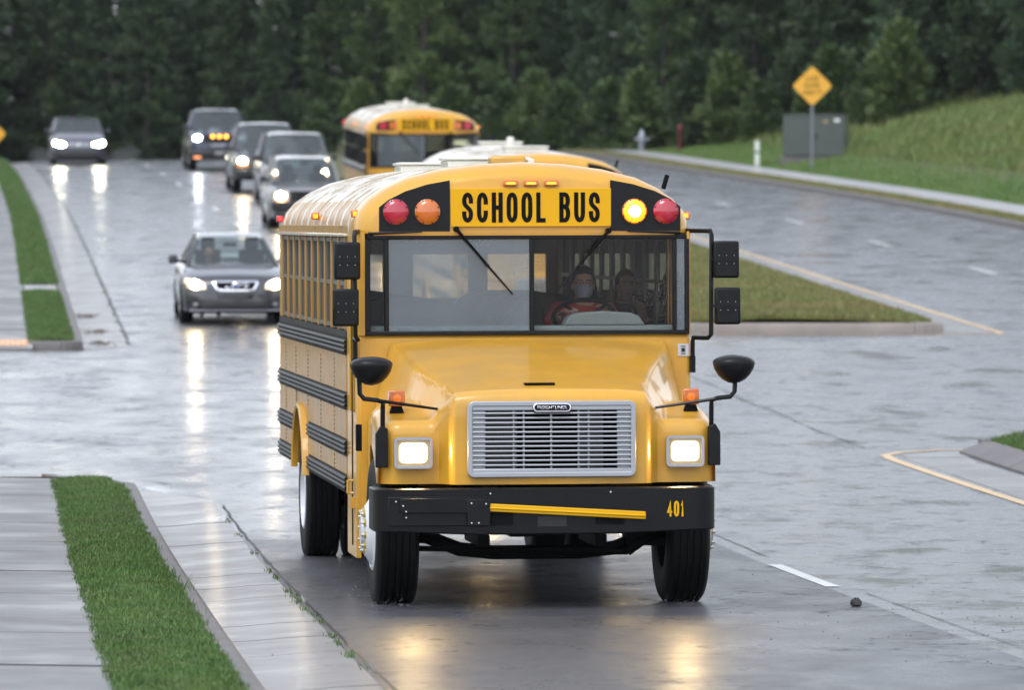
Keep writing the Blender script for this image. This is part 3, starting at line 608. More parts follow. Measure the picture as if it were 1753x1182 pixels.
# ------------------------------------------------------------------ school buses (local frame: x image right, y rearwards, z up; origin under the front axle)
ROOF_H = [(1.22, 2.60), (1.218, 2.68), (1.185, 2.765), (1.115, 2.845), (1.0, 2.925), (.84, 3.0), (.6, 3.06), (.3, 3.10), (0, 3.114)]
ROOF = [(-x, z) for x, z in ROOF_H] + [(x, z) for x, z in reversed(ROOF_H[:-1])]
def roof_inset(d):
    out = []; n = len(ROOF)
    for i, (x, z) in enumerate(ROOF):
        a, b = ROOF[max(0, i - 1)], ROOF[min(n - 1, i + 1)]; t = Vector((b[0] - a[0], b[1] - a[1])).normalized()
        out.append((x + t.y * d, z - t.x * d if 0 < i < n - 1 else z))
    return out
def make_wheel(parent, loc, R, w, side, front, detail=True, rimmat=None, name='wheel'):
    """side -1: outer face towards -x"""
    rm = rimmat or HUBWHITE; s = side; rr = R * .54
    rim = MB()
    if front: prof = [(rr, -.10), (rr, .02), (rr * .93, .03), (rr * .9, -.01), (rr * .84, .03), (rr * .66, .062), (rr * .62, .072), (rr * .36, .074), (rr * .34, .10), (.0005, .105)]
    else: prof = [(rr, .0), (rr, .02), (rr * .94, .025), (rr * .92, -.03), (rr * .86, -.12), (rr * .62, -.15), (rr * .5, -.15), (rr * .34, -.14), (rr * .32, -.03), (.0005, -.025)]
    rim.lathe([(r, s * h) for r, h in prof], (0, 0, 0), 'x', 28)
    o = rim.build(name, rm, parent, smooth=35, loc=loc)
    t = MB(); hw = w / 2; off = -hw
    prof = [(rr * .98, off + hw * .9), (rr * 1.08, off + hw * 1.0), (R * .78, off + hw * 1.04), (R * .93, off + hw * 1.0), (R * .985, off + hw * .86), (R, off + hw * .8)]
    if detail:
        for g0 in (.5, .15, -.15, -.5): prof += [(R, off + hw * (g0 + .05)), (R * .975, off + hw * (g0 + .04)), (R * .975, off + hw * (g0 - .04)), (R, off + hw * (g0 - .05))]
    prof += [(R, off - hw * .8), (R * .985, off - hw * .86), (R * .93, off - hw), (R * .78, off - hw * 1.04), (rr * 1.08, off - hw), (rr * .98, off - hw * .9)]
    t.lathe([(r, s * (h + .02)) for r, h in prof], (0, 0, 0), 'x', 40); t.build('tyre', RUBBER, o, smooth=40)
    if detail and front:
        nut = MB(); nut.lathe([(.017, 0), (.017, .02), (.010, .023), (.010, .034), (.0005, .036)], (0, 0, 0), 'x', 6); nut.v = [(s * x, y, z) for x, y, z in nut.v]
        me = nut.mesh('lug_nut', STEEL, 40)
        cap = MB(); cap.lathe([(.026, 0), (.026, .012), (.018, .014)], (0, 0, 0), 'x', 8); cap.v = [(s * x, y, z) for x, y, z in cap.v]; cm = cap.mesh('nut_ring', pmat('nut_yellow', (.45, .33, .05), .4))
        for k in range(10):
            a = 2 * math.pi * k / 10 + .15; q = (s * .073, rr * .49 * math.cos(a), rr * .49 * math.sin(a))
            link('lug_nut', me, o, q); link('nut_ring', cm, o, q)
    return o
def hood_mesh(NU, yb=1.26):
    def uc(v): return NU * (1 - sstep(-.2, 1.25, v)) + .03 * sstep(-.2, 1.25, v)
    def half_h(v): return .66 + .365 * min(1, max(0, (v + .9) / 2.15))
    def zc(v): return 1.52 + .31 * (v + .9) / 2.15
    def zf(v): return 1.30 + .10 * sstep(-.75, -.25, v) - .06 * sstep(.4, 1.2, v)
    WF = 1.175
    def top(a, v):
        wh = half_h(v); z1 = zc(v) - .022 * min(1.2, a / wh) ** 4 - .010 * (a / wh) ** 2
        wall = .14
        if a <= wh - .03: z = z1
        else:
            t = min(1, (a - wh + .03) / wall); e = .10 * (t / .18) ** 2 if t < .18 else (.10 + (t - .18) / .64 * .80 if t < .82 else 1 - .10 * ((1 - t) / .18) ** 2); z = z1 * (1 - e) + zf(v) * e
            if t >= 1: z = zf(v)
        r = .13; q = a - (WF - r)
        if q > 0: z = min(z, zf(v)) if a > wh + wall else z; z -= r - math.sqrt(max(0, r * r - q * q))
        return z
    def front_v(a): return -.90 + .03 * (a / .66) ** 2 * (a < .66) + (.03 if a >= .66 else 0) + .15 * sstep(.66, .77, a) + (.16 - math.sqrt(max(0, .16 ** 2 - max(0, a - (WF - .16)) ** 2)))
    half = [0, .1, .2, .3, .4, .48, .54, .575, .61, .64, .66, .68, .70, .72, .74, .76, .78, .80, .82, .84, .86, .88, .90, .92, .94, .96, .98, 1.0, 1.02, 1.04, 1.06, 1.08, 1.10, 1.115, 1.13, 1.145, 1.155, 1.163, 1.17, 1.175]
    cols = [-a for a in reversed(half[1:])] + half
    zl = [.875, .935, 1.0, 1.06, 1.12, 1.18, 1.24]
    vs = [-.45, -.3, -.15, 0, .15, .3, .45, .6, .75, .9, 1.05, 1.16, yb]
    mb = MB(); rows = []
    R = .09
    for u in cols:
        a = abs(u); fv = front_v(a); tz = top(a, fv + R) - R; r = []
        hi = 1.433 if a <= .6 else tz
        for i, z in enumerate(zl): r.append((u + uc(fv), fv, min(z, tz - .02 * (len(zl) - i))))
        for f in (.5, 1.0): r.append((u + uc(fv), fv, (1.24 + (min(1.433, tz) - 1.24) * f) if tz > 1.3 else tz - .02 * (1 - f)))
        r.append((u + uc(fv), fv, tz))
        for k in range(1, 5):
            t = math.radians(22.5 * k); r.append((u + uc(fv), fv + R * (1 - math.cos(t)), tz + R * math.sin(t)))
        v0 = fv + R
        for v in vs:
            vv = max(v, v0 + .02 * (vs.index(v) + 1) if v < v0 + .1 else v); r.append((u + uc(vv), vv, top(a, vv)))
        rows.append(r)
    nr, nc = len(rows), len(rows[0]); V = [p for r in rows for p in r]; Fc = []
    for i in range(nr - 1):
        for j in range(nc - 1):
            c = [(rows[i][j][k] + rows[i + 1][j][k] + rows[i + 1][j + 1][k] + rows[i][j + 1][k]) / 4 for k in (0, 1, 2)]
            if abs(c[0] - uc(-.9)) < .575 and .935 < c[2] < 1.433 and c[1] < -.8: continue
            Fc.append((i * nc + j, i * nc + j + 1, (i + 1) * nc + j + 1, (i + 1) * nc + j))
    mb.add(V, Fc)
    # fender sides with wheel arch
    for s, row in ((-1, rows[0]), (1, rows[-1])):
        tp = []; bt = []; ins = []
        for v in [row[0][1]] + [-.66, -.6, -.55, -.5, -.42, -.33, -.22, -.1, 0, .1, .22, .33, .42, .5, .55, .6, .7, .85, 1.0, yb]:
            z = top(WF, v); zb = .875
            if abs(v) < .62: zb = max(.60 if v > 0 else .875, .50 + math.sqrt(max(0, .62 ** 2 - v * v)))
            elif v > .6: zb = .60
            tp.append((s * WF + uc(v), v, z)); bt.append((s * WF + uc(v), v, min(zb, z - .01))); ins.append((s * (WF - .12) + uc(v), v, min(zb, z - .01)))
        mb.grid([tp, bt, ins])
    return mb, uc
def bus_window_meshes(yl, dark):
    f = MB(); w = yl; h = .68; t = .03; fr = BLACK_M if dark else pmat('window_alloy', (.16, .16, .15), .4, metal=.5)
    for z0, z1 in ((0, t), (h - t, h), (h * .5 - t / 2, h * .5 + t / 2)): f.box(-.012, .012, 0, w, z0, z1)
    f.box(-.012, .012, 0, t, t, h - t); f.box(-.012, .012, w - t, w, t, h - t)
    pn = MB(); pn.box(-.003, .003, t, w - t, t, h * .5 - t / 2); pn.box(.004, .008, t, w - t, h * .5 + t / 2, h - t)
    return f.mesh('window', fr), pn.mesh('pane', SIDEGLASS)
def school_bus(label, loc, rot, NU=0.0, main=True, rect_lamps=False, fleet=None, signs=True, roofmat=None, rear_dz=0.0, dark_windows=False):
    root = thing('school_bus', label, 'school bus', loc, rot, 'school buses in the queue')
    YF, YR, YD = 1.30, 9.28, 2.14
    # --- roof and front cap
    rm = roofmat or WHITE_ROOF
    ysr = [1.75] + [1.97 + .665 * k for k in range(11)] + [8.9, 9.1, 9.2, 9.26, YR]
    sc = {9.1: .01, 9.2: .05, 9.26: .10, YR: .16}
    mb = MB(); mb.grid([[(x, y, z) for x, z in roof_inset(sc.get(y, 0))[3:14]] for y in ysr]); roof = mb.build('roof', rm, root, smooth=40)
    for lo, hi in ((0, 4), (13, 17)):
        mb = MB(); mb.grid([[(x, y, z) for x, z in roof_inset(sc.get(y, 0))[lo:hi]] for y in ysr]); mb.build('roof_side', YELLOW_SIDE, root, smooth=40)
    mb = MB()
    for k in range(11):
        y = 1.97 + .665 * k; O_ = roof_inset(-.008)
        mb.grid([[(x, y + e, z) for x, z in (ROOF if abs(e) > .03 else O_)] for e in (-.032, -.024, .024, .032)])
    mb.build('roof_bow', rm, roof, smooth=40)
    cap = MB(); st = [(1.80, -.004), (1.50, -.004), (1.40, .006), (1.33, .03), (1.285, .06), (1.255, .09), (1.245, .115)]
    rws = [[(x, y, z) for x, z in roof_inset(d)] for y, d in st]; cap.grid(rws)
    cap.add(rws[-1], [tuple(range(len(rws[-1])))]); fc = cap.build('front_cap', YELLOW, root, smooth=40)
    mb = MB(); mb.box(-1.1, 1.1, 1.25, 1.30, 2.585, 2.60); mb.box(-1.12, 1.12, 1.246, 1.31, 2.598, 2.612); mb.build('header', YELLOW, root)
    # --- sign, lamps
    SX = .046
    mb = MB(); mb.box(SX - .585, SX + .585, 1.222, 1.238, 2.648, 2.925); sg = mb.build('sign_board', SIGN_Y, root, bevel=.003)
    letters('SCHOOL BUS', 'lettering', BLACK_M, 1.005, .218, sg, (SX, 1.2215, 2.787), .031)
    for s in (-1, 1):
        mb = MB()
        if rect_lamps: pts = [(s * .65, 2.66), (s * 1.06, 2.66), (s * 1.06, 2.80), (s * .98, 2.86), (s * .65, 2.89)]
        else: pts = [(s * .585, 2.615), (s * 1.10, 2.615), (s * 1.10, 2.79), (s * 1.03, 2.845), (s * .91, 2.905), (s * .75, 2.955), (s * .585, 2.985)]
        q = [(SX * .9 + x, 1.238, z) for x, z in pts]; mb.prism(q, (0, .006, 0)); mb.build('lamp_panel', BLACK, root)
    for x, m_ in ((-.985, 'r'), (-.755, 'a'), (.755, 'A'), (.985, 'r')):
        mat = {'r': LAMP_RED, 'a': LAMP_AMBER, 'A': LAMP_AMBER_ON if main else LAMP_AMBER}[m_]
        if rect_lamps:
            mb = MB(); mb.prism([(SX + x * .93 + a, 1.226, 2.765 + b) for a, b in rrect(.155, .16, .03)], (0, .012, 0)); lp = mb.build('warning_lamp', mat, root, bevel=.004); continue
        mb = MB(); c = (SX + x, 1.238, 2.757)
        mb.lathe([(.092, 0), (.092, -.03), (.084, -.034)], c, 'y', 28); lp = mb.build('warning_lamp', mat if m_ != 'A' else LAMP_AMBER, root, smooth=40)
        mb = MB(); mb.lathe([(.084, -.032), (.078, -.040), (.05, -.050), (.02, -.054), (.0005, -.055)], c, 'y', 28); mb.build('lens', mat, lp, smooth=40)
        if m_ == 'A': mb = MB(); mb.lathe([(.045, -.0525), (.03, -.0555), (.0005, -.057)], c, 'y', 24); mb.build('bulb_glow', LAMP_AMBER_HOT, lp, smooth=40)
        mb = MB()
        for k in range(8):
            a = k * math.pi / 4 + .4; mb.lathe([(.006, -.036), (.005, -.038), (.0003, -.039)], (c[0] + .085 * math.cos(a), c[1], c[2] + .085 * math.sin(a)), 'y', 6)
        mb.build('screw', BLACK_M, lp, kind='stuff')
    for k in (-1, 0, 1):
        mb = MB(); mb.prism([(SX + k * .148 + a, 1.208, 2.966 + b) for a, b in rrect(.105, .038, .01)], (0, .05, 0)); o = mb.build('marker_lamp', LAMP_AMBER, root, bevel=.004)
        mb = MB(); mb.prism([(SX + k * .148 + a, 1.205, 2.962 + b) for a, b in rrect(.07, .018, .008)], (0, .004, 0)); mb.build('bulb_glow', LAMP_AMBER_ON, o)
    for (x, y, z, m_) in ((-1.20, 1.62, 2.745, 'a'), (1.22, 1.55, 2.725, 'a'), (-1.235, 5.0, 2.73, 'a'), (-1.22, 9.22, 2.71, 'r'), (1.22, 9.22, 2.71, 'r')):
        mb = MB(); mb.box(x - .03, x + .03, y - .035, y + .035, z - .028, z + .028); o = mb.build('side_marker', LAMP_AMBER if m_ == 'a' else LAMP_RED, root, bevel=.008)
        mb = MB(); mb.box(x - .018, x + .018, y - .038, y - .034, z - .016, z + .016); mb.build('bulb_glow', LAMP_AMBER_ON if m_ == 'a' else LAMP_RED_ON, o)
    # --- windshield
    CXW = .025
    fr = MB()
    fr.box(CXW - 1.165, CXW + 1.165, 1.262, 1.292, 2.556, 2.59); fr.box(CXW - 1.185, CXW + 1.185, 1.258, 1.292, 1.862, 1.892)
    for x0, x1, a in ((-1.185, -1.145, 0), (-1.045, -1.012, 0), (.013, .048, 0), (1.062, 1.092, 0), (1.150, 1.185, 0)): fr.box(CXW + x0, CXW + x1, 1.26, 1.294, 1.892, 2.556)
    wf = fr.build('windshield_frame', BLACK, root, bevel=.006)
    for x0, x1, gm in ((-1.145, -1.045, WSCREEN), (-1.012, .013, WVEIL), (.048, 1.062, WSCREEN), (1.092, 1.15, WVEIL)):
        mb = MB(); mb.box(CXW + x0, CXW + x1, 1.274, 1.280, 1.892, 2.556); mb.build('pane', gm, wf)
    # A-pillars, cowl wall
    for s in (-1, 1):
        mb = MB(); xo = s * 1.222; xi = CXW * (1 if s > 0 else 1) + s * 1.185
        mb.prism([(xi, 1.27, 1.86), (xo - s * .03, 1.275, 1.86), (xo, 1.31, 1.86), (xo, 1.42, 1.86), (xi, 1.42, 1.86)], (0, 0, .75)); mb.build('pillar', YELLOW, root, smooth=30)
    mb = MB(); mb.box(-1.221, 1.221, 1.28, 1.36, .55, 1.861); mb.build('cowl', YELLOW, root, bevel=.03)
    # --- wipers
    for (x0, z0, x1, z1) in ((-.50, 2.63, -.085, 2.155), (.61, 2.615, .215, 2.15)):
        mb = MB(); mb.tube([(x0, 1.23, z0), (x0, 1.20, z0)], .022, 10); a = Vector((x0, 1.205, z0)); b = Vector((x1, 1.235, z1)); m0 = a.lerp(b, .55)
        mb.tube([a, m0], [.014, .008], 6); w = mb.build('wiper', BLACK_M, root, smooth=40)
        mb = MB(); s0 = a.lerp(b, .16); mb.tube([s0 + Vector((0, .03, 0)), m0 + Vector((0, .03, 0)), b + Vector((0, .012, 0))], [.006, .010, .006], 6); mb.ball(m0, .014, .014, .014, 8, 6); mb.build('blade', BLACK, w, smooth=40)
    # --- dash and inside
    if main:
        mb = MB(); mb.box(-1.17, 1.17, 1.37, 1.62, 1.70, 1.925); ds = mb.build('dashboard', DASH, root, bevel=.02)
        mb = MB(); mb.prism([(.30 + x, 1.38, z) for x, z in [(0, 1.925), (.60, 1.925), (.56, 1.99), (.50, 2.015), (.30, 2.03), (.10, 2.015), (.04, 1.99)]], (0, .22, 0)); mb.build('instrument_hood', DASH, ds, bevel=.012)
        mb = MB(); n = 28; c = Vector((.52, 1.98, 1.985)); ax = Vector((0, .55, .83)).normalized(); e1 = Vector((1, 0, 0)); e2 = ax.cross(e1)
        mb.tube([c + (e1 * math.cos(2 * math.pi * k / n) + e2 * math.sin(2 * math.pi * k / n)) * .225 for k in range(n + 1)], .016, 8, False)
        for k in range(4): a = math.pi / 4 + k * math.pi / 2; mb.tube([c - ax * .03, c + (e1 * math.cos(a) + e2 * math.sin(a)) * .22], .012, 6)
        mb.tube([c - ax * .03, c - ax * .5], .03, 8); mb.build('steering_wheel', BLACK_M, root, smooth=40)
    mb = MB(); mb.box(-1.18, 1.18, 1.40, 9.22, .92, .97); mb.build('floor_pan', DARK, root)
    if main:
        mb = MB()
        mb.add([(-.48, 0, 0), (.48, 0, 0), (.48, .1, 0), (-.48, .1, 0)], [(0, 1, 2, 3)])
        sb = MB(); sb.box(-.48, .48, -.12, .34, .34, .46); sb.prism([(-.48, .33, .44), (.48, .33, .44), (.48, .41, .86), (.44, .43, 1.0), (.34, .445, 1.09), (.20, .45, 1.125), (-.20, .45, 1.125), (-.34, .445, 1.09), (-.44, .43, 1.0), (-.48, .41, .86)], (0, .09, 0)); sb.box(-.44, -.40, -.05, .30, 0, .36); sb.box(.40, .44, -.05, .30, 0, .36)
        sm = sb.mesh('seat', SEATM)
        for i in range(8):
            for s in (-1, 1):
                if s > 0 and i == 0: continue
                link('seat', sm, root, (s * .66, 2.75 + i * .78, .97), bevel=.0)
        ds_ = MB(); ds_.box(.30, .78, 2.15, 2.62, 1.30, 1.42); ds_.prism([(.30, 2.60, 1.40), (.30, 2.72, 1.40), (.30, 2.78, 2.05), (.30, 2.70, 2.06)], (.48, 0, 0)); ds_.box(.46, .62, 2.25, 2.5, .97, 1.3); ds_.build('driver_seat', SEATM, root, bevel=.03)
        mb = MB(); mb.prism([(SX * 0 - 1.14, 1.36, 2.60), (1.14, 1.36, 2.60), (1.1, 1.36, 2.78), (-1.1, 1.36, 2.78)], (0, .3, 0)); mb.build('header_panel', pmat('inner_header', (.16, .16, .17), .6), root)
    # --- sides
    wm, pm = bus_window_meshes(.61, dark_windows)
    postm = BLACK if dark_windows else YELLOW_SIDE
    for s in (-1, 1):
        X = s * 1.22
        pts = [(YD, .69), (6.0, .69)] + [(6.6 - .6 * math.cos(math.radians(t)), .55 + .6 * math.sin(math.radians(t))) for t in range(20, 170, 15)] + [(7.2, .69), (9.24, .69), (9.24, 1.86), (YD, 1.86)]
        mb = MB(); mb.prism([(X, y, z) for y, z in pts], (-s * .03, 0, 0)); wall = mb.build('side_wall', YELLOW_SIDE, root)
        # plates between the rails
        if s < 0:
            edges = [YD + .02, 3.3, 4.63, 5.96, 7.29, 8.45, 9.2]
            for z0, z1 in ((1.425, 1.70), (1.075, 1.295), (.81, .952)):
                for a, b in zip(edges[:-1], edges[1:]):
                    if z1 < 1.3 and 5.9 < (a + b) / 2 < 7.3: continue
                    p = MB(); p.box(X - .005, X + .002, a + .004, b - .004, z0, z1); p.build('panel', YELLOW_SIDE, wall, bevel=.001)
            rv = MB()
            def rivet(y, z): rv.lathe([(.011, 0), (.008, -.005), (.0003, -.007)], (X - .005, y, z), 'x', 5)
            for y in edges[1:-1]:
                for k in range(26):
                    z = .82 + k * .033
                    if .8 < z < 1.68 and not (5.85 < y < 7.35 and z < 1.2): rivet(y - .03, z)
            rv.build('rivet', pmat('rivet_steel', (.18, .13, .06), .4, metal=.4), wall, kind='stuff')
        for zt, br in ((1.815, 0), (1.41, 0), (1.065, 1), (.80, 1)):
            prof = [(0, zt)]
            for k in range(3):
                zc_ = zt - .018 - k * .034
                for a in (80, 40, 0, -40, -80): prof.append((.022 * math.cos(math.radians(a)) + .004, zc_ + .0155 * math.sin(math.radians(a))))
            prof.append((0, zt - .104))
            for a, b in ([(YD - .0, 9.27)] if not br else [(YD, 5.96), (7.24, 9.27)]):
                mb = MB(); r0 = [(X + s * x, a, z) for x, z in prof]; r1 = [(X + s * x, b, z) for x, z in prof]; mb.grid([r0, r1]); mb.add(r0, [tuple(range(len(r0)))]); mb.add(r1, [tuple(range(len(r1)))]); o = mb.build('rub_rail', RAIL, root, smooth=50)
                if s < 0 and main:
                    rv = MB(); n = int((b - a) / .075)
                    for k in range(n):
                        for dz in (.010, -.112): rv.box(X - .010, X - .001, a + .03 + k * .075, a + .052 + k * .075, zt + dz - .007, zt + dz + .007)
                    rv.build('rail_rivet', pmat('rivet_dark', (.03, .03, .025), .4), o, kind='stuff')
        mb = MB(); mb.box(X - .004 if s < 0 else X - .02, X + .02 if s < 0 else X + .004, YD, 9.24, 1.815, 1.875); mb.build('window_sill', RAIL if not dark_windows else STEEL, root)
        for i in range(11):
            y = 2.28 + .665 * i; mb = MB(); mb.box(min(X, X - s * .035) + (-.004 if s < 0 else 0), max(X, X - s * .035) + (.004 if s > 0 else 0), y - .026, y + .026, 1.875, 2.60)
            if i == 10: mb.box(min(X, X - s * .03), max(X, X - s * .03), y + .026, 9.24, 1.875, 2.60)
            mb.build('window_post', postm, root, bevel=.005)
            if i < 10:
                w = link('window', wm, root, (X - s * .022, y + .028, 1.885)); link('pane', pm, w)
        mb = MB(); mb.box(X - .03 if s < 0 else X - .02, X + .02 if s < 0 else X + .03, YD - .1, 9.2, 2.575, 2.60); mb.build('drip_rail', pmat('drip_yellow', (.6, .5, .33), .35, coat=.6), root, bevel=.008)
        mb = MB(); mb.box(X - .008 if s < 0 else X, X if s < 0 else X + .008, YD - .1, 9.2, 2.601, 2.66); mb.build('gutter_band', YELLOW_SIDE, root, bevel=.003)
        # wheel arch lip
        A0, A1 = [], []
        arcp = [(6.6 - .615 * math.cos(math.radians(t)), .55 + .615 * math.sin(math.radians(t))) for t in range(8, 173, 6)]
        mb = MB(); prof = [(0, 0), (.045, .0), (.055, .02), (.045, .04), (0, .045)]
        rows = []
        for y, z in arcp:
            d = Vector((y - 6.6, z - .55)).normalized(); rows.append([(X + s * o_, y + d.x * q, z + d.y * q) for o_, q in prof])
        mb.grid(rows); mb.build('arch_lip', YELLOW, root, smooth=50)
        # front quarter: door on the kerb side, driver panel on the other
        y0, y1 = 1.36, YD
        mb = MB(); xa, xb = (X - .0, X + .04) if s < 0 else (X - .04, X + .0)
        if s < 0:
            mb.box(xa, xb, y0, y1, .24, 1.30); mb.box(xa, xb, y0, y0 + .07, 1.30, 2.56); mb.box(xa, xb, y1 - .2, y1, 1.30, 2.56); mb.box(xa, xb, y0, y1, 2.5, 2.60); mb.box(xa, xb, y0 + .3, y0 + .36, 1.3, 2.5)
            d = mb.build('entrance_door', YELLOW, root, bevel=.006)
            m2 = MB(); m2.box(X - .006, X - .001, y0 + .30, y0 + .33, .32, 2.5); m2.build('door_gasket', BLACK_M, d)
            m2 = MB(); m2.box(X + .015, X + .02, y0 + .07, y0 + .3, 1.3, 2.5); m2.box(X + .015, X + .02, y0 + .36, y1 - .2, 1.3, 2.5); m2.build('pane', SIDEGLASS, d)
            m2 = MB(); m2.tube([(X - .01, 1.50, .80), (X - .05, 1.50, .80), (X - .05, 1.50, .71), (X - .01, 1.50, .71)], .012, 6); m2.box(X - .03, X, 1.47, 1.53, .60, .68); m2.build('door_handle', YELLOW, d, smooth=40)
        else:
            mb.box(xa, xb, y0, y1, .5, 1.86); mb.box(xa, xb, y0, y1, 2.55, 2.6); mb.box(xa, xb, y1 - .1, y1, 1.86, 2.55); d = mb.build('driver_panel', YELLOW, root)
            m2 = MB(); m2.box(X - .02, X - .015, y0, y1 - .1, 1.86, 2.55); m2.build('pane', SIDEGLASS, d)
    # rear wall
    wins = [(-.85, -.33), (-.07, .41), (.58, 1.09)]
    mb = MB(); yb0, yb1 = 9.22, 9.27
    mb.box(-1.2, 1.2, yb0, yb1, .69, 2.02); mb.add([(x * .985, 9.26, z - .02) for x, z in roof_inset(.16)] , [tuple(range(len(ROOF)))]); mb.box(-1.2, 1.2, yb0, yb1, 2.40, 2.62)
    xs = [-1.2] + [e for w in wins for e in w] + [1.2]
    for a, b in zip(xs[0::2], xs[1::2]): mb.box(a, b, yb0, yb1, 2.02, 2.40)
    rw = mb.build('rear_wall', YELLOW_SIDE, root)
    for a, b in wins: mb = MB(); mb.box(a, b, 9.24, 9.246, 2.02, 2.40); mb.build('rear_window', REARPANE, rw)
    # roof hatches
    for y, w in ((8.0, .31), (4.0, .31)):
        mb = MB(); mb.box(-w, w, y - .3, y + .3, 3.08, 3.155); h = mb.build('roof_hatch', CREAM, root, bevel=.012)
        mb = MB(); mb.box(-w - .015, w + .015, y - .315, y + .315, 3.156, 3.18); mb.build('hatch_lid', CREAM, h, bevel=.01)
    if main: mb = MB(); mb.box(-.16, .10, 2.0, 2.25, 3.09, 3.17); mb.build('roof_vent', YELLOW, root, bevel=.02); mb = MB(); mb.box(.115, .165, 2.05, 2.2, 3.09, 3.15); mb.build('strobe_base', CREAM, root, bevel=.01)
    else: mb = MB(); mb.lathe([(.07, 3.10), (.07, 3.16), (.05, 3.27), (.0005, 3.28)], (0, 6.3, 0), 'z', 14); mb.build('strobe_lamp', CREAM, root, smooth=40)
    mb = MB(); mb.tube([(1.03, 1.34, 2.92), (1.06, 1.345, 3.02)], .018, 8); mb.build('aerial_stub', BLACK_M, root, smooth=40)
    # --- nose
    hm, uc = hood_mesh(NU); hood = hm.build('hood', YELLOW, root, smooth=32)
    c0 = NU
    mb = MB(); mb.box(c0 - .6, c0 + .6, -.72, -.70, .9, 1.44); mb.box(c0 - .6, c0 - .577, -.84, -.70, .9, 1.44); mb.box(c0 + .577, c0 + .6, -.84, -.70, .9, 1.44); mb.box(c0 - .6, c0 + .6, -.86, -.70, .90, .93); mb.build('radiator_box', DARK, root)
    if main:
        for xa, xb in ((-.46, -.22), (.2, .38)): mb = MB(); mb.box(c0 + xa, c0 + xb, -.735, -.72, .97, 1.38); mb.build('radiator_shroud', pmat('shroud_grey', (.12, .12, .13), .5, metal=.3), root)
    gf = MB(); ring_plate(gf, c0, 1.187, 1.165, .525, .045, .035, -.935, -.86)
    gf.box(c0 - .555, c0 + .555, -.928, -.90, 1.385, 1.43); gf.box(c0 - .555, c0 + .555, -.928, -.90, .945, .985)
    for x0, x1 in ((-.555, -.455), (.455, .555)): gf.box(c0 + x0, c0 + x1, -.90, -.885, .98, 1.39)
    grille = gf.build('grille', SILVER, root, bevel=.006)
    sl = MB(); sl.prism([(-.552, -.925, .0065), (-.552, -.929, .0), (-.552, -.925, -.0065), (-.552, -.89, -.004), (-.552, -.89, .006)], (1.104, 0, 0)); slm = sl.mesh('slat', SILVER)
    for k in range(12): link('slat', slm, grille, (c0, 0, 1.366 - k * .0325))
    for x in (-.26, -.19, 0, .19, .26): mb = MB(); mb.box(c0 + x - .006, c0 + x + .006, -.89, -.87, .985, 1.385); mb.build('divider', SILVER, grille)
    bx = c0 - .0
    mb = MB(); mb.prism([(bx + x, -.952, 1.405 + z) for x, z in rrect(.265, .062, .030)], (0, .02, 0)); bd = mb.build('badge', CHROME, root, bevel=.004)
    mb = MB(); mb.prism([(bx + x, -.955, 1.405 + z) for x, z in rrect(.245, .044, .021)], (0, .004, 0)); mb.build('badge_face', BLACK, bd)
    if main: text_obj('FREIGHTLINER', 'lettering', CHROME, .205, .024, bd, (bx, -.956, 1.405), (math.pi / 2, 0, 0), .0015, bold=.01)
    mb = MB(); mb.box(c0 - .16, c0 + .05, -.70, -.62, 1.555, 1.568); mb.build('hood_latch', BLACK_M, root)
    for s in (-1, 1):
        mb = MB(); mb.box(c0 + s * 1.20 - .02, c0 + s * 1.20 + .02, .62, .70, 1.05, 1.24); mb.build('hood_latch', BLACK_M, root, bevel=.006)
        hx = c0 + s * .945; hz = 1.092; fv = -.775
        bz = MB(); ring_plate(bz, hx, hz, .265, .215, .03, .018, fv - .03, fv + .03); hl = bz.build('headlight', SILVER, root, smooth=40)
        b2 = MB(); b2.prism([(hx + x, fv - .004, hz + z) for x, z in rrect(.232, .182, .02)], (0, .02, 0)); b2.build('reflector', REFLECTOR, hl)
        b3 = MB(); b3.prism([(hx + x, fv - .018, hz + z) for x, z in rrect(.196, .142, .035)], (0, .012, 0)); b3.build('lens', HEAD_GLASS, hl, bevel=.008)
        b3 = MB(); b3.prism([(hx + x, fv - .0215, hz + z) for x, z in rrect(.148, .096, .045)], (0, .003, 0)); b3.build('bulb_glow', HEAD_ON, hl)
        # turn signal
        tx = c0 + s * 1.03
        b4 = MB(); b4.box(tx - .057, tx + .057, -.50, -.43, 1.405, 1.515); ts = b4.build('turn_signal', LAMP_AMBER, root, bevel=.01); b5 = MB(); b5.prism([(tx - .05, -.49, 1.36), (tx + .05, -.49, 1.36), (tx + .035, -.49, 1.405), (tx - .035, -.49, 1.405)], (0, .05, 0)); b5.build('signal_foot', BLACK_M, ts)
        b4 = MB(); b4.lathe([(.03, -.503), (.0005, -.506)], (tx, 0, 1.46), 'y', 14); b4.build('bulb_glow', emis('signal_glow', (1, .3, .02), .12, (.7, .15, .01)), ts)
        # cross-view mirror on bent tube
        ex = c0 + s * 1.145
        mb = MB(); mb.tube([(ex, -.66, 1.02), (ex, -.68, 1.40), (ex - s * .0, -.69, 1.44), (ex + s * .04, -.70, 1.455), (ex + s * .13, -.70, 1.465), (ex + s * .16, -.70, 1.50), (ex + s * .165, -.70, 1.62)], .017, 8)
        mb.tube([(ex + s * .02, -.70, 1.45), (c0 + s * .735, -.62, 1.385)], [.014, .010], 6); mb.lathe([(.04, -.01), (.04, .01), (.0005, .012)], (c0 + s * .725, -.62, 1.385), 'x', 12)
        arm = mb.build('mirror_arm', BLACK, root, smooth=40)
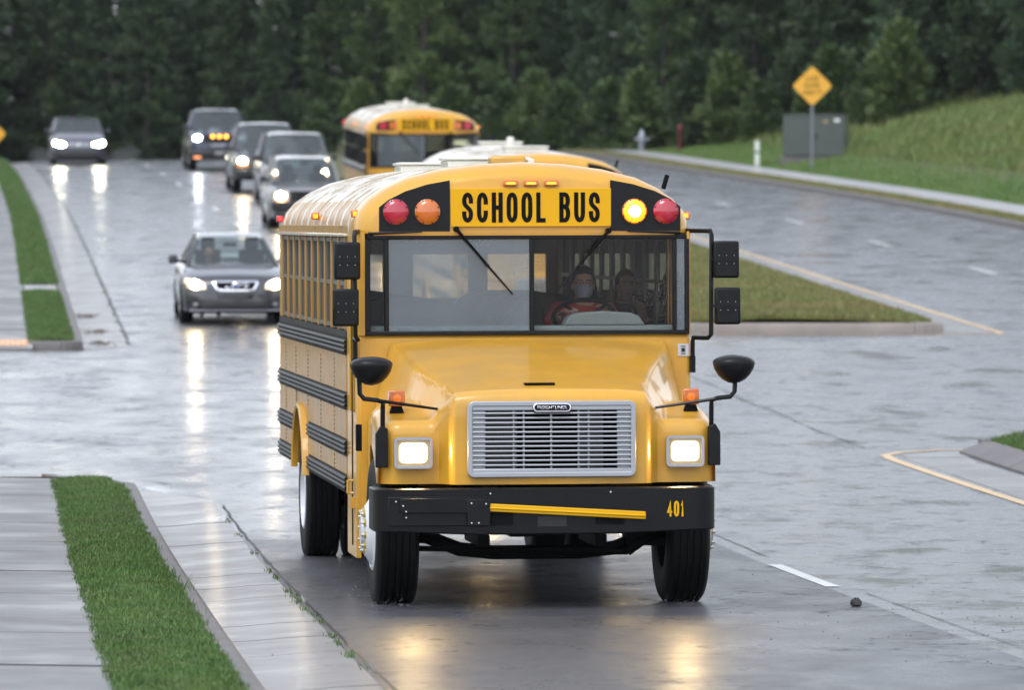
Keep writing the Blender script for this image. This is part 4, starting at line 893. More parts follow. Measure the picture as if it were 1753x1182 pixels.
        mb = MB(); mb.prism([(ex - .03, -.74, .99), (ex + .055, -.74, .99), (ex + .055, -.74, 1.22), (ex + .02, -.74, 1.28), (ex - .03, -.74, 1.26)] if s > 0 else [(ex - .055, -.74, .99), (ex + .03, -.74, .99), (ex + .03, -.74, 1.26), (ex - .02, -.74, 1.28), (ex - .055, -.74, 1.22)], (0, .05, 0)); mb.build('mirror_bracket', BLACK, arm, bevel=.006)
        mcx = c0 + s * 1.30 if s > 0 else c0 - 1.225
        mb = MB(); nx = 20; rowsm = []
        ring = []
        for k in range(nx):
            a = 2 * math.pi * k / nx; cx_, sz_ = math.cos(a), math.sin(a); ring.append((.145 * cx_ * (1 - .12 * (sz_ < 0) * abs(sz_)), (.055 * sz_ if sz_ > 0 else .14 * sz_)))
        for f, d in ((1.0, .05), (1.03, .02), (1.0, -.01), (.9, -.05), (.7, -.08), (.4, -.1), (.02, -.105)): rowsm.append([(mcx + x * f, -.72 + d, 1.70 + z * f) for x, z in ring])
        mb.grid(rowsm, True); mm = mb.build('crossview_mirror', BLACK, root, smooth=50)
        mb = MB(); mb.add([(mcx + x * .97, -.672, 1.70 + z * .97) for x, z in ring], [tuple(range(nx))]); mb.build('mirror_glass', CHROME, mm)
        # west-coast mirrors
        tx = 1.345 * s if s > 0 else -1.245
        mb = MB(); mb.tube([(s * 1.2, 1.36, 2.615), (tx, 1.12, 2.612), (tx + s * .005, 1.10, 2.58), (tx, 1.10, 1.86), (tx - s * .02, 1.12, 1.835), (s * 1.235, 1.25, 1.835), (s * 1.232, 1.262, 1.80), (s * 1.232, 1.262, 1.60)], .017, 8)
        mb.tube([(s * 1.14, 1.235, 2.60), (s * .75, 1.225, 2.612)], [.012, .006], 6); mb.box(s * 1.232 - .02, s * 1.232 + .02, 1.25, 1.29, 1.58, 1.70)
        pole = mb.build('mirror_pole', BLACK, root, smooth=40)
        for zc_ in (2.405, 2.068):
            cx_ = (tx + s * .105) if s > 0 else (tx - .06); cx_ += (.01 if (zc_ < 2.2 and s > 0) else (-.012 if zc_ < 2.2 else 0))
            b = MB(); b.box(cx_ - .095, cx_ + .095, 1.04, 1.09, zc_ - .135, zc_ + .135); mm = b.build('mirror', BLACK, root, bevel=.018, seg=3)
            b = MB(); b.box(cx_ - .09, cx_ + .09, 1.03, 1.042, zc_ - .015, zc_ + .02); b.bar((cx_, 1.04, zc_), (tx, 1.10, zc_), .03, .02); b.build('mirror_bar', BLACK, mm)
            b = MB(); b.box(cx_ - .085, cx_ + .085, 1.0901, 1.093, zc_ - .125, zc_ + .125); b.build('mirror_glass', CHROME, mm)
            b = MB(); [b.lathe([(.0035, 1.035), (.0003, 1.033)], (cx_ + dx, 0, zc_ + dz), 'y', 6) for dx in (-.055, 0, .055) for dz in (-.03, .03)]; b.build('mirror_screw', STEEL, mm, kind='stuff')
    # decal beside the hood
    if main:
        mb = MB(); mb.box(1.125, 1.205, 1.274, 1.279, 1.70, 1.79); dc = mb.build('decal', pmat('decal_silver', (.5, .5, .5), .3, metal=.3), root)
        mb = MB()
        for k in range(6): mb.box(1.148, 1.182, 1.2725, 1.2735, 1.712 + k * .012, 1.717 + k * .012)
        mb.lathe([(.012, 1.2715), (.0003, 1.271)], (1.165, 0, 1.745), 'y', 10); mb.build('decal_print', BLACK_M, dc)
    # --- bumper
    bc = c0 - .045; path = []
    for x, y in ((-1.175, -.55), (-1.175, -.78)): path.append((x, y))
    for k in range(5): t = math.radians(180 + 90 * (k + 1) / 5); path.append((-1.035 + .14 * math.cos(t), -.84 + .14 * math.sin(t)))
    path += [(-.5, -1.0), (0, -1.005), (.5, -1.0)]
    path += [(-x, y) for x, y in reversed(path[:-3])]
    prof = [(0, .855), (-.012, .845), (-.012, .565), (0, .555), (.05, .555), (.05, .58), (.012, .59), (.012, .83), (.05, .84), (.05, .855)]
    rows = []
    for i, (x, y) in enumerate(path):
        a, b = path[max(0, i - 1)], path[min(len(path) - 1, i + 1)]; t = Vector((b[0] - a[0], b[1] - a[1])).normalized(); nrm = Vector((-t.y, t.x)); zadd = (-.02 if abs(x) < .6 else 0)
        rows.append([(bc + x + nrm.x * o_, y + nrm.y * o_, z + (zadd if z < .6 else 0)) for o_, z in prof])
    mb = MB(); mb.grid(rows, True); bmp = mb.build('bumper', BLACK, root, smooth=40)
    if fleet: letters(fleet, 'fleet_number', SIGN_Y, .118, .108, bmp, (.785 if c0 else .85, -1.0155, .705), .0145, gap=.30)
    if main:
        mb = MB(); mb.prism([(-.515, -1.05, .752), (.575, -1.05, .688), (.575, -1.05, .634), (-.515, -1.05, .698)], (0, .028, 0)); mb.prism([(-.515, -1.058, .730), (.575, -1.058, .666), (.575, -1.058, .652), (-.515, -1.058, .716)], (0, .012, 0)); mb.build('crossing_arm', SIGN_Y, root, bevel=.006)
        mb = MB(); mb.box(-1.2, -.50, -1.03, -1.018, .60, .80); mb.box(-1.12, -.5, -1.05, -1.03, .69, .79); mb.box(-.66, -.50, -1.058, -1.05, .60, .78); mb.build('arm_hinge', BLACK, root, bevel=.006)
        b = MB(); [b.lathe([(.006, -1.062), (.0003, -1.066)], (x, 0, z), 'y', 8) for x, z in ((-.63, .755), (-.53, .75), (-.63, .62), (-.58, .62), (-1.1, .74), (-1.08, .66), (-1.08, .70), (-1.15, .77), (-.5, .82), (.33, .825))]; b.build('bolt', STEEL, root, kind='stuff')
        for x in (-.44, .33): mb = MB(); mb.box(x - .10, x + .10, -1.0195, -1.016, .60, .69); mb.build('tow_opening', DARK, bmp)
        mb = MB(); mb.box(-.17, .03, -1.0195, -1.016, .59, .66); mb.build('plate_recess', pmat('recess_grey', (.008, .008, .008), .5), bmp)
    # --- chassis
    mb = MB(); mb.tube([(c0 - .95, .02, .48), (c0 - .78, .02, .47), (c0 - .55, 0, .38), (c0 - .3, 0, .355), (c0 + .3, 0, .355), (c0 + .55, 0, .38), (c0 + .78, .02, .47), (c0 + .95, .02, .48)], .05, 8)
    mb.tube([(c0 - .9, -.2, .40), (c0 + .62, -.2, .36)], .022, 6); mb.tube([(c0 + .62, -.2, .36), (c0 + .75, -.18, .45), (c0 + .95, -.1, .5)], .03, 6); mb.box(c0 + .62, c0 + .95, -.12, .1, .40, .50)
    for x in (-.42, .40): mb.box(c0 + x - .05, c0 + x + .05, -.85, 9.0, .62, .86); mb.box(c0 + x - .04, c0 + x + .04, -.45, .5, .42, .50); mb.box(c0 + x - .03, c0 + x + .03, -.05, .05, .40, .66)
    mb.box(c0 - .22, c0 + .16, -.3, .6, .48, .85); mb.box(c0 - .9, c0 + .9, .9, 9.0, .66, .70); mb.tube([(-1.0, 6.6, .5 + rear_dz), (1.0, 6.6, .5 + rear_dz)], .08, 8); mb.ball((0, 6.6, .5 + rear_dz), .22, .2, .2, 12, 8)
    mb.build('chassis', BLACK_M, root, smooth=40)
    # --- wheels
    make_wheel(root, (c0 - 1.145, 0, .515), .52, .29, -1, True, main); make_wheel(root, (c0 + 1.145, 0, .515), .52, .29, 1, True, main)
    for s in (-1, 1):
        make_wheel(root, (s * 1.20, 6.6, .515 + rear_dz), .52, .27, s, False, main); make_wheel(root, (s * .88, 6.6, .515 + rear_dz), .52, .27, s, False, False)
    return root
MAIN_LOC = (.235, 39.95, gz(.235, 39.95))
bus1 = school_bus('yellow school bus numbered 401 in front with its amber roof lamp lit', MAIN_LOC, (-.0263, 0, math.atan(.111)), NU=-.06, fleet='401', rear_dz=-.06)
def place_bus(label, xc, ycap, **k):
    h = heading(ycap); y0 = ycap - 1.25 * math.cos(h); x0 = xc + 1.25 * math.sin(h)
    z0 = gz(x0, y0); x1, y1 = x0 - 6.6 * math.sin(h), y0 + 6.6 * math.cos(h); sl = math.atan((gz(x1, y1) - z0) / 6.6)
    return school_bus(label, (x0, y0, z0), (sl, 0, h), main=False, **k)
bus2 = place_bus('white-roofed school bus half hidden right behind the front bus', .44, 80.0)
bus3 = place_bus('farthest school bus with dark windows and rectangular roof lamps', -1.92, 123.0, rect_lamps=True, dark_windows=True)
# ------------------------------------------------------------------ cars (local frame: x image right, y rearwards, z up; origin on the ground under the front bumper)
def car(name, label, cat, x, y, P):
    h = heading(y); z0 = gz(x, y); wb = P['wb']; sl = math.atan((gz(x - 3 * math.sin(h), y + 3 * math.cos(h)) - z0) / 3)
    root = thing(name, label, cat, (x, y, z0), (sl, 0, h), 'cars queued in the traffic')
    L, W = P['L'], P['W'] / 2; paint = P['paint']; top = lerp(P['top']); wid = lerp(P['wid']); b0 = P['bot']; ax = [P['fo'], P['fo'] + wb]; R = P['R']
    stn = sorted(set([0, .02, .05, .1, .17, .25, .35, .5] + [i * L / 26 for i in range(1, 26)] + [a + d * (R + .07) for a in ax for d in (-1, -.94, -.8, -.55, -.3, 0, .3, .55, .8, .94, 1)] + [L - .3, L - .15, L - .05, L]))
    stn = [s for s in stn if 0 <= s <= L]
    body = MB(); rows = []
    for v in stn:
        w, t = wid(v) * W, top(v); b = b0 + (.10 if v < .06 else 0) + (.08 if v > L - .1 else 0)
        for a in ax:
            if abs(v - a) < R + .06: b = max(b, R + math.sqrt(max(0, (R + .06) ** 2 - (v - a) ** 2)) - .01)
        b = min(b, t - .12); sh = P.get('shoulder', .08)
        half = [(w * .90, b), (w * .975, b + .02), (w, b + (t - b) * .35), (w * .995, b + (t - b) * .62), (w * .965, t - sh), (w * .90, t - sh * .28), (w * .80, t - .004), (w * .45, t + .018), (0, t + .026)]
        rows.append([(-p, v, z) for p, z in half] + [(p, v, z) for p, z in reversed(half[:-1])])
    body.grid(rows); body.add(rows[0], [tuple(range(len(rows[0])))]); body.add(rows[-1], [tuple(range(len(rows[0])))])
    body.build('body', paint, root, smooth=32)
    under = MB(); under.box(-W * .8, W * .8, .3, L - .3, b0 - .03, b0 + .25); under.build('underbody', BLACK_M, root)
    def fv(u, z):
        v = 0.0
        for k in range(60):
            if wid(v) * W * .985 >= abs(u) and top(v) + .022 * (1 - abs(u) / W) >= z: return v - .012
            v += .015
        return v
    def patch(nm, pts, mat, off=.006, parent=root, n=7, lift=.012):
        """raised piece following the front surface; pts is an x-z outline"""
        us = [p[0] for p in pts]; zs = [p[1] for p in pts]; m = MB(); c = (sum(us) / len(us), sum(zs) / len(zs)); rings = []
        for f in (1.0, .75, .5, .25, .02): rings.append([(c[0] + (u - c[0]) * f, fv(c[0] + (u - c[0]) * f, c[1] + (z - c[1]) * f) - off - lift * (f < 1), c[1] + (z - c[1]) * f) for u, z in pts])
        m.grid([[(p[0], p[1] + .05, p[2]) for p in rings[0]]] + rings, True)
        return m.build(nm, mat, parent, smooth=50)
    # greenhouse
    (wb0, wt0, wt1, wb1), H, zb = P['gh'], P['H'], P['belt']; hb, ht = P['ghw'][0] * W, P['ghw'][1] * W
    zf0 = top(wb0) - .0
    rf = MB(); rws = []
    for k in range(9):
        t = k / 8; v = wt0 + (wt1 - wt0) * t; zz = H - .05 * (2 * t - 1) ** 2 * (1 if P.get('round', 1) else .4); e = ht * (1 - .03 * (2 * t - 1) ** 2)
        rws.append([(-e, v, zz - .075), (-e * .97, v, zz - .035), (-e * .85, v, zz - .012), (-e * .4, v, zz - .002), (0, v, zz), (e * .4, v, zz - .002), (e * .85, v, zz - .012), (e * .97, v, zz - .035), (e, v, zz - .075)])
    rf.grid(rws); rf.build('roof', paint, root, smooth=40)
    zr = rws[0][0][2]
    A = [(-hb, wb0 + .05, zb), (hb, wb0 + .05, zb)]; T = [(-ht, wt0, zr), (ht, wt0, zr)]
    for s in (-1, 1):
        for (a, b, w_) in (((s * hb * .985, wb0 + .02, zb - .02), (s * ht * .985, wt0 + .02, zr + .02), .07), ((s * hb, (wb0 + wb1) * .5, zb - .03), (s * ht, (wt0 + wt1) * .5, zr + .02), .07), ((s * hb * .985, wb1 - .05, zb - .03), (s * ht * .985, wt1 - .04, zr + .02), .16)):
            p = MB(); p.bar(a, b, w_, .05, (1, 0, 0)); p.build('pillar', paint, root, bevel=.012)
        sp = MB(); m_ = .5
        for f0, f1 in ((.03, .49), (.51, .97)):
            q = [Vector((s * hb * .985, wb0 + (wb1 - wb0) * f0, zb - .02)), Vector((s * hb * .985, wb0 + (wb1 - wb0) * f1, zb - .02)), Vector((s * ht * .985, wt0 + (wt1 - wt0) * f1, zr)), Vector((s * ht * .985, wt0 + (wt1 - wt0) * f0, zr))]
            sp = MB(); sp.prism(q, (-s * .006, 0, 0)); sp.build('side_window', CARGLASS, root)
    for nm, va, vb, sg in (('windshield', wb0, wt0, -1), ('rear_window', wb1, wt1, 1)):
        g_ = MB(); rr = []
        for k in range(5):
            t = k / 4; hw = hb * .97 * (1 - t) + ht * .95 * t; z = zb - .03 + (zr + .03 - zb + .03) * t; v = va + (vb - va) * t
            rr.append([(hw * q, v + sg * -.10 * (q * q - .0) * -1 * .0 + sg * (.06 * (1 - q * q)), z) for q in (-1, -.75, -.4, 0, .4, .75, 1)])
        g_.grid(rr); w_ = g_.build(nm, CARGLASS, root, smooth=40)
        if nm == 'windshield':
            e = MB(); e.tube([Vector(p) + Vector((0, -.01, 0)) for p in rr[0]], .018, 6); e.build('wiper_cowl', BLACK_M, w_, smooth=40)
    deck = MB(); deck.add([(-hb * .95, wb0 + .08, zb - .05), (hb * .95, wb0 + .08, zb - .05), (hb * .95, wb1 - .08, zb - .12), (-hb * .95, wb1 - .08, zb - .12)], [(0, 1, 2, 3)])
    deck.box(-hb * .9, hb * .9, wb0 + .12, wb0 + .5, zb - .2, zb - .04); deck.build('cabin_tray', pmat('cabin_dark', (.03, .033, .035), .6), root)
    for s in (-1, 1):
        st = MB(); st.box(s * .37 - .22, s * .37 + .22, wb0 + 1.05, wb0 + 1.18, zb - .35, zb + .22); st.box(s * .37 - .12, s * .37 + .12, wb0 + 1.08, wb0 + 1.16, zb + .22, zb + .42); st.build('seat', SEATM, root, bevel=.04)
        mx = s * (W * 1.02); mr = MB(); vy = wb0 + .42; mz = zb + .06
        mr.box(min(mx, mx + s * .15), max(mx, mx + s * .15), vy, vy + .12, mz - .05, mz + .10); mo = mr.build('door_mirror', P.get('mirror', paint), root, bevel=.03, seg=3)
        mr = MB(); mr.bar((s * hb * .96, vy + .06, mz - .03), (mx + s * .02, vy + .06, mz), .05, .05); mr.build('mirror_stalk', BLACK_M, mo)
    mr = MB(); mr.box(-.11, .11, wt0 + .12, wt0 + .15, zr - .10, zr - .03); mr.build('inner_mirror', BLACK_M, root, bevel=.01)
    for s in (-1, 1):
        for i, a in enumerate(ax):
            make_wheel(root, (s * (W - .015), a, R), R, P.get('tw', .22), s, False, False, pmat('alloy_grey', (.35, .35, .36), .35, metal=.7))
    if 'extra' in P: P['extra'](root, patch, fv, W, top)
    return root
def cpaint(n, c, metal=.4): return pmat('paint_' + n, c, .32, metal=metal, coat=1, crough=.04, var=.05)
PLASTIC = pmat('dark_plastic', (.02, .02, .021), .45)
# charcoal sedan with chrome-framed grille and diagonal bar
def sedan_front(root, patch, fv, W, top):
    for s in (-1, 1):
        hl = patch('headlight', [(s * .49, .60), (s * .50, .68), (s * .56, .735), (s * .70, .765), (s * .83, .77), (s * .855, .70), (s * .80, .62), (s * .66, .585)], pmat('lamp_clear_warm', (.6, .5, .4), .15, coat=1, emit=(1, .7, .45), es=.9))
        patch('lens', [(s * .665 + .085 * math.cos(k * .524), .675 + .075 * math.sin(k * .524)) for k in range(12)], HEAD_CAR, .014, hl)
        patch('fog_lamp', [(s * .66 + .05 * math.cos(k * .785), .335 + .04 * math.sin(k * .785)) for k in range(8)], pmat('fog_glass', (.15, .15, .15), .1, coat=1), .012)
    g_ = patch('grille', [(-.36, .735), (.36, .735), (.385, .70), (.33, .60), (.24, .565), (-.24, .565), (-.33, .60), (-.385, .70)], CHROME, .004)
    patch('grille_mesh', [(-.325, .715), (.325, .715), (.335, .695), (.295, .61), (.225, .588), (-.225, .588), (-.295, .61), (-.335, .695)], DARK, .012, g_)
    m = MB(); m.bar((-.20, fv(0, .65) - .045, .59), (.20, fv(0, .65) - .045, .71), .02, .026, (0, 1, 0)); m.build('grille_bar', CHROME, g_)
    m = MB(); m.lathe([(.062, .02), (.062, -.0), (.045, -.012), (.043, -.006)], (0, fv(0, .65) - .05, .65), 'y', 20); e = m.build('badge', CHROME, root, smooth=40)
    m = MB(); m.lathe([(.044, -.008), (.0005, -.010)], (0, fv(0, .65) - .05, .65), 'y', 16); m.build('badge_face', pmat('badge_blue', (.10, .12, .30), .3), e)
    patch('lower_intake', [(-.52, .40), (.52, .40), (.62, .33), (.56, .28), (-.56, .28), (-.62, .33)], PLASTIC, .006)
    patch('bumper_strip', [(-.76, .262), (.76, .262), (.76, .235), (-.76, .235)], SILVER, .012)
    patch('number_plate_panel', [(-.30, .52), (.30, .52), (.30, .44), (-.30, .44)], cpaint('charcoal', (.034, .036, .042)), .012)
SEDAN = dict(L=4.48, W=1.78, H=1.45, wb=2.64, fo=.90, R=.315, bot=.21, belt=.95, paint=cpaint('charcoal', (.034, .036, .042)), shoulder=.10,
             top=[(0, .56), (.03, .66), (.08, .74), (.2, .80), (.6, .875), (1.1, .94), (1.3, .955), (3.6, .97), (4.2, 1.0), (4.4, .95), (4.48, .75)],
             wid=[(0, .62), (.03, .74), (.08, .83), (.18, .91), (.35, .96), (.7, 1), (3.7, 1), (4.2, .95), (4.48, .8)], gh=(1.18, 1.98, 3.1, 3.75), ghw=(.86, .63), extra=sedan_front)
car('sedan', 'charcoal sedan with round emblem on a slashed grille, driving beside the front bus', 'car', -4.57, 94.0, SEDAN)
# dark minivan
def van_front(root, patch, fv, W, top):
    for s in (-1, 1):
        hl = patch('headlight', [(s * .50, .70), (s * .52, .79), (s * .70, .83), (s * .88, .87), (s * .92, .80), (s * .88, .72), (s * .70, .67)], emis('van_headlight', (1, .95, .72), 55))
        patch('fog_recess', [(s * .58, .32), (s * .84, .36), (s * .86, .48), (s * .62, .42)], PLASTIC)
    patch('grille', [(-.48, .80), (.48, .80), (.50, .70), (.40, .66), (-.40, .66), (-.50, .70)], SILVER, .006)
    patch('grille_slot', [(-.46, .765), (.46, .765), (.47, .74), (-.47, .74)], DARK, .014)
    patch('badge', [(.06 * math.cos(k * .785), .735 + .05 * math.sin(k * .785)) for k in range(8)], CHROME, .02)
    patch('lower_intake', [(-.6, .56), (.6, .56), (.66, .36), (.5, .27), (-.5, .27), (-.66, .36)], PLASTIC, .006)
VAN = dict(L=5.1, W=1.99, H=1.74, wb=3.0, fo=.95, R=.34, bot=.2, belt=1.12, paint=cpaint('slate', (.04, .044, .062)), shoulder=.10,
           top=[(0, .62), (.03, .78), (.1, .88), (.3, .97), (.8, 1.08), (1.0, 1.13), (4.9, 1.15), (5.1, 1.0)], wid=[(0, .6), (.03, .76), (.08, .86), (.2, .94), (.4, .98), (.7, 1), (4.8, 1), (5.1, .9)], gh=(.95, 1.95, 4.5, 5.0), ghw=(.90, .72), extra=van_front)
car('minivan', 'dark minivan coming over the crest alone at far left, headlights on', 'car', px_x(136, 205), 205.0, VAN)
# trucks
def truck_front(lampmat, amber, hood_z, chrome=True, side=(-1, 1)):
    def f(root, patch, fv, W, top):
        z = hood_z
        for s in (-1, 1):
            hl = patch('headlight', [(s * (W - .42), z - .30), (s * (W - .42), z - .10), (s * (W - .12), z - .10), (s * (W - .09), z - .28)], pmat('lamp_clear_warm', (.6, .5, .4)) if lampmat is HEAD_CAR else pmat('lamp_clear', (.5, .5, .52), .15, coat=1))
            if s in side: patch('lens', [(s * (W - .26) + .12 * math.cos(k * .524), z - .19 + .085 * math.sin(k * .524)) for k in range(12)], lampmat, .02, hl)
            if lampmat is HEAD_CAR: patch('turn_lamp', [(s * (W - .42), z - .35), (s * (W - .42), z - .31), (s * (W - .10), z - .31), (s * (W - .12), z - .35)], LAMP_AMBER_ON, .012)
            m = MB(); m.box(s * (W - .25) - .12, s * (W - .25) + .12, -.06, .0, .42, .50); m.build('fog_lamp', emis('fog_amber', (1, .35, .15), 1.5, (.6, .2, .05)) if amber else PLASTIC, root, bevel=.01)
        patch('grille', [(-(W - .46), z - .08), (W - .46, z - .08), (W - .46, z - .36), (-(W - .46), z - .36)], DARK, .004)
        for k in range(3): patch('grille_slat', [(-(W - .48), z - .15 - k * .085), (W - .48, z - .15 - k * .085), (W - .48, z - .175 - k * .085), (-(W - .48), z - .175 - k * .085)], SILVER if chrome else PLASTIC, .014)
        m = MB(); m.box(-W * .97, W * .97, -.12, .15, .48, .70); m.build('bumper', SILVER if chrome == 2 else PLASTIC, root, bevel=.04)
        m = MB(); m.box(-.16, .16, -.125, -.12, .54, .66); m.build('number_plate', pmat('plate_grey', (.25, .25, .26), .4), root)
        if amber:
            for k in (-1, 0, 1):
                m = MB(); m.lathe([(.055, .03), (.055, -.02), (.0005, -.035)], (k * .23 , fv(0, z - .14) - .03, z - .14), 'y', 14); m.build('grille_lamp', emis('grille_amber', (1, .36, .04), 5, (.8, .3, .05)), root, smooth=40)
            m = MB(); m.box(-.28, .28, -.10, -.06, z - .48, z - .40); m.build('light_bar', SILVER, root)
    return f
def truck(paint, hz, H, W, R, lampmat, amber, chrome=True, side=(-1, 1), bed=True, bot=.42):
    tp = [(0, hz - .42), (.02, hz - .20), (.06, hz - .08), (.15, hz - .03), (1.2, hz + .06), (1.35, hz + .08), (3.6, hz + .12), (3.62, hz + .06), (5.4, hz + .06), (5.5, hz)] if bed else [(0, hz - .42), (.02, hz - .20), (.06, hz - .08), (.15, hz - .03), (1.2, hz + .06), (1.35, hz + .08), (4.7, hz + .1), (4.8, hz - .1)]
    return dict(L=5.5 if bed else 4.8, W=W, H=H, wb=3.5 if bed else 2.9, fo=.95, R=R, tw=.27, bot=bot, belt=hz + .09, paint=paint, shoulder=.07, mirror=PLASTIC, top=tp,
                wid=[(0, .80), (.03, .90), (.1, .96), (.25, 1), (5.2, 1), (5.5, .96)], gh=(1.25, 1.85, 3.3 if bed else 4.3, 3.6 if bed else 4.7), ghw=(.90, .74), extra=truck_front(lampmat, amber, hz, chrome, side))
car('pickup_truck', 'lifted navy pickup with a dazzling white headlight and three amber grille lamps', 'pickup', px_x(376, 194), 194.0, truck(cpaint('navy', (.03, .04, .07)), 1.30, 2.08, 2.02, .43, HEAD_XENON, True, False, (-1,), True, .62))
car('pickup_truck', 'dark grey pickup with warm headlights between the lifted pickup and the silver grey SUV', 'pickup', px_x(459, 167), 167.0, truck(cpaint('dark_grey', (.038, .037, .04)), 1.14, 2.04, 2.02, .40, HEAD_CAR, False, True, (-1, 1), True, .40))
car('suv', 'silver grey SUV between the dark grey pickup and the pale silver car', 'car', px_x(512, 155), 155.0, truck(cpaint('silver', (.075, .08, .09)), 1.10, 1.98, 1.98, .39, HEAD_CAR, False, True, (-1, 1), False, .34))
car('hatchback', 'pale silver car with one glaring headlight, first of the queue beside the bus roof', 'car', px_x(528, 137), 137.0, truck(cpaint('pale_silver', (.22, .215, .21)), 1.02, 1.74, 1.84, .35, HEAD_CAR, False, False, (-1, 1), False, .28))
# ------------------------------------------------------------------ trees, shrubs
BARK = pmat('pine_bark', (.024, .020, .016), .85, var=.3, vscale=8)
NEEDLES = [pmat('needles_%s' % n, c, .55, var=.35, vscale=.9, col2=c2, c2scale=.5, c2w=.6) for n, c, c2 in (('deep', (.024, .050, .014), (.038, .066, .017)), ('mid', (.044, .084, .020), (.062, .102, .024)), ('light', (.066, .110, .024), (.084, .126, .030)), ('blue', (.030, .064, .024), (.044, .082, .028)))]
def pine_meshes(seed, H, rad, base, dens=1.0, broad=False):
    r = random.Random(seed); tr = MB(); pts = []; x = y = 0
    for i in range(9):
        t = i / 8; pts.append((x, y, H * .97 * t - .2)); x += r.uniform(-.06, .06); y += r.uniform(-.06, .06)
    tr.tube(pts, [.17 * (1 - .9 * i / 8) * H / 12 + .012 for i in range(9)], 7)
    V = []; Fc = []
    def leaf(c, d, s, w):
        side = Vector((r.uniform(-1, 1), r.uniform(-1, 1), r.uniform(-.6, .6))); side = (side - d * side.dot(d))
        if side.length < .05: return
        side = side.normalized() * w; k = len(V)
        V.extend([c - side * .35, c + d * s * .5 - side, c + d * s, c + d * s * .5 + side]); Fc.append((k, k + 1, k + 2, k + 3))
    nb = int(H * 7 * dens)
    for i in range(nb):
        t = (i + r.random()) / nb; z = base * H + (H - base * H) * t ** .92
        if broad: reach = rad * math.sin(math.pi * (.12 + .86 * t)) ** .6
        else: reach = rad * ((1 - t) ** .75 * .95 + .10) * (.6 + .4 * min(1, t * 6))
        reach *= r.uniform(.55, 1.15); a = r.uniform(0, 6.283); up = (-.15 + .75 * t + r.uniform(-.2, .25)) if not broad else r.uniform(-.1, .6)
        o = Vector((0, 0, z)); d = Vector((math.cos(a), math.sin(a), up)).normalized(); e = o + d * reach
        tr.tube([o, o + d * reach * .55 + Vector((0, 0, -.04 * reach)), e], [.035 * (1 - t) + .012, .016, .006], 4, False)
        n = int(reach * 34 * dens) + 14
        for k in range(n):
            f = r.uniform(.30, 1.06); c = o + d * reach * f + Vector((r.gauss(0, .17), r.gauss(0, .17), r.gauss(0, .13))) * (.5 + reach * .3)
            for q in range(3 if not broad else 2):
                dv = Vector((d.x * .6 + r.gauss(0, .7), d.y * .6 + r.gauss(0, .7), .65 + r.gauss(0, .5))).normalized()
                leaf(c, dv, r.uniform(.22, .50), r.uniform(.022, .05) if not broad else r.uniform(.07, .13))
    me = bpy.data.meshes.new('crown'); me.from_pydata([tuple(v) for v in V], [], Fc)
    return tr, me
PROTO = []
for i, (H, rad, base, broad) in enumerate(((13, 2.2, .04, 0), (11.5, 1.8, .02, 0), (14.5, 2.4, .05, 0), (10, 1.9, .02, 0), (12.5, 2.0, .03, 0), (9, 2.2, .03, 1))):
    tr, me = pine_meshes(40 + i, H, rad, base, 1.0, broad); tm = tr.mesh('trunk', BARK, 40); me.materials.append(NEEDLES[0]); PROTO.append((tm, me, broad))
CROWNS = {}
def crown_mesh(i, m):
    if (i, m) not in CROWNS:
        me = PROTO[i][1].copy(); me.materials.clear(); me.materials.append(NEEDLES[m]); CROWNS[(i, m)] = me
    return CROWNS[(i, m)]
rt = random.Random(11)
def tree(x, y, i, m, s, label, group, z=None):
    if z is None: z = natural(x - lane_x(min(y, 320)), y)
    o = thing('pine_tree' if not PROTO[i][2] else 'leafy_tree', label, 'tree', (x, y, z - .1), (rt.uniform(-.03, .03), rt.uniform(-.03, .03), rt.uniform(0, 6.28)), group); o.scale = (s * rt.uniform(.9, 1.1), s * rt.uniform(.9, 1.1), s)
    link('trunk', PROTO[i][0], o); c = link('crown', PROTO[i][1], o); c.material_slots[0].link = 'OBJECT'; c.material_slots[0].material = NEEDLES[m]; return o
LAB = {0: 'dark green pine crowded into the tree wall behind the traffic', 1: 'mid green pine crowded into the tree wall behind the traffic', 2: 'lighter green pine at the front of the tree wall', 3: 'blue green pine crowded into the tree wall behind the traffic'}
def tree_label(px, row, m):
    col = ('dark green', 'mid green', 'lighter green', 'blue green')[m]; dep = ('front row', 'second row', 'third row', 'fourth row', 'fifth row', 'sixth row', 'deepest row')[row]
    spots = [(-60, 'left of the minivan'), (90, 'behind the minivan'), (230, 'between minivan and lifted pickup'), (360, 'behind the lifted pickup'), (480, 'behind the queued cars'), (620, 'behind the farthest bus roof'), (760, 'right of the farthest bus'), (900, 'behind the white-roofed bus'), (1010, 'left of the hydrant'), (1120, 'behind the hydrant'), (1240, 'behind the white marker post'), (1380, 'behind the diamond sign'), (1500, 'right of the cabinet'), (1620, 'above the grassy bank'), (1740, 'at the right edge above the bank'), (1900, 'past the right edge of the bank')]
    return '%s pine, %s of the tree wall, %s' % (col, dep, min(spots, key=lambda q: abs(q[0] - px))[1])
cnt = 0
for row in range(7):
    for k in range(17):
        px = -140 + k * 128 + (64 if row % 2 else 0) + rt.uniform(-36, 36)
        front = np.interp(px, [-200, 300, 620, 1000, 1150, 1330, 1480, 1650, 1800, 2200], [238, 236, 232, 224, 216, 208, 200, 196, 192, 188])
        y = front + row * 3.0 + rt.uniform(-1.6, 1.6); x = px_x(px, y)
        if y < 300:
            m = rt.choice([0, 1, 1, 2, 3]) if 420 < px < 1250 else rt.choice([0, 0, 0, 0, 3])
            if row > 1: m = rt.choice([0, 0, 3])
            tree(x, y, rt.choice([0, 1, 2, 3, 4, 0, 1, 3, 4, 5 if row else 1]), m, rt.uniform(.66, .92) * (1 if row < 3 else 1.22), tree_label(px, row, m), 'pines of the tree wall'); cnt += 1
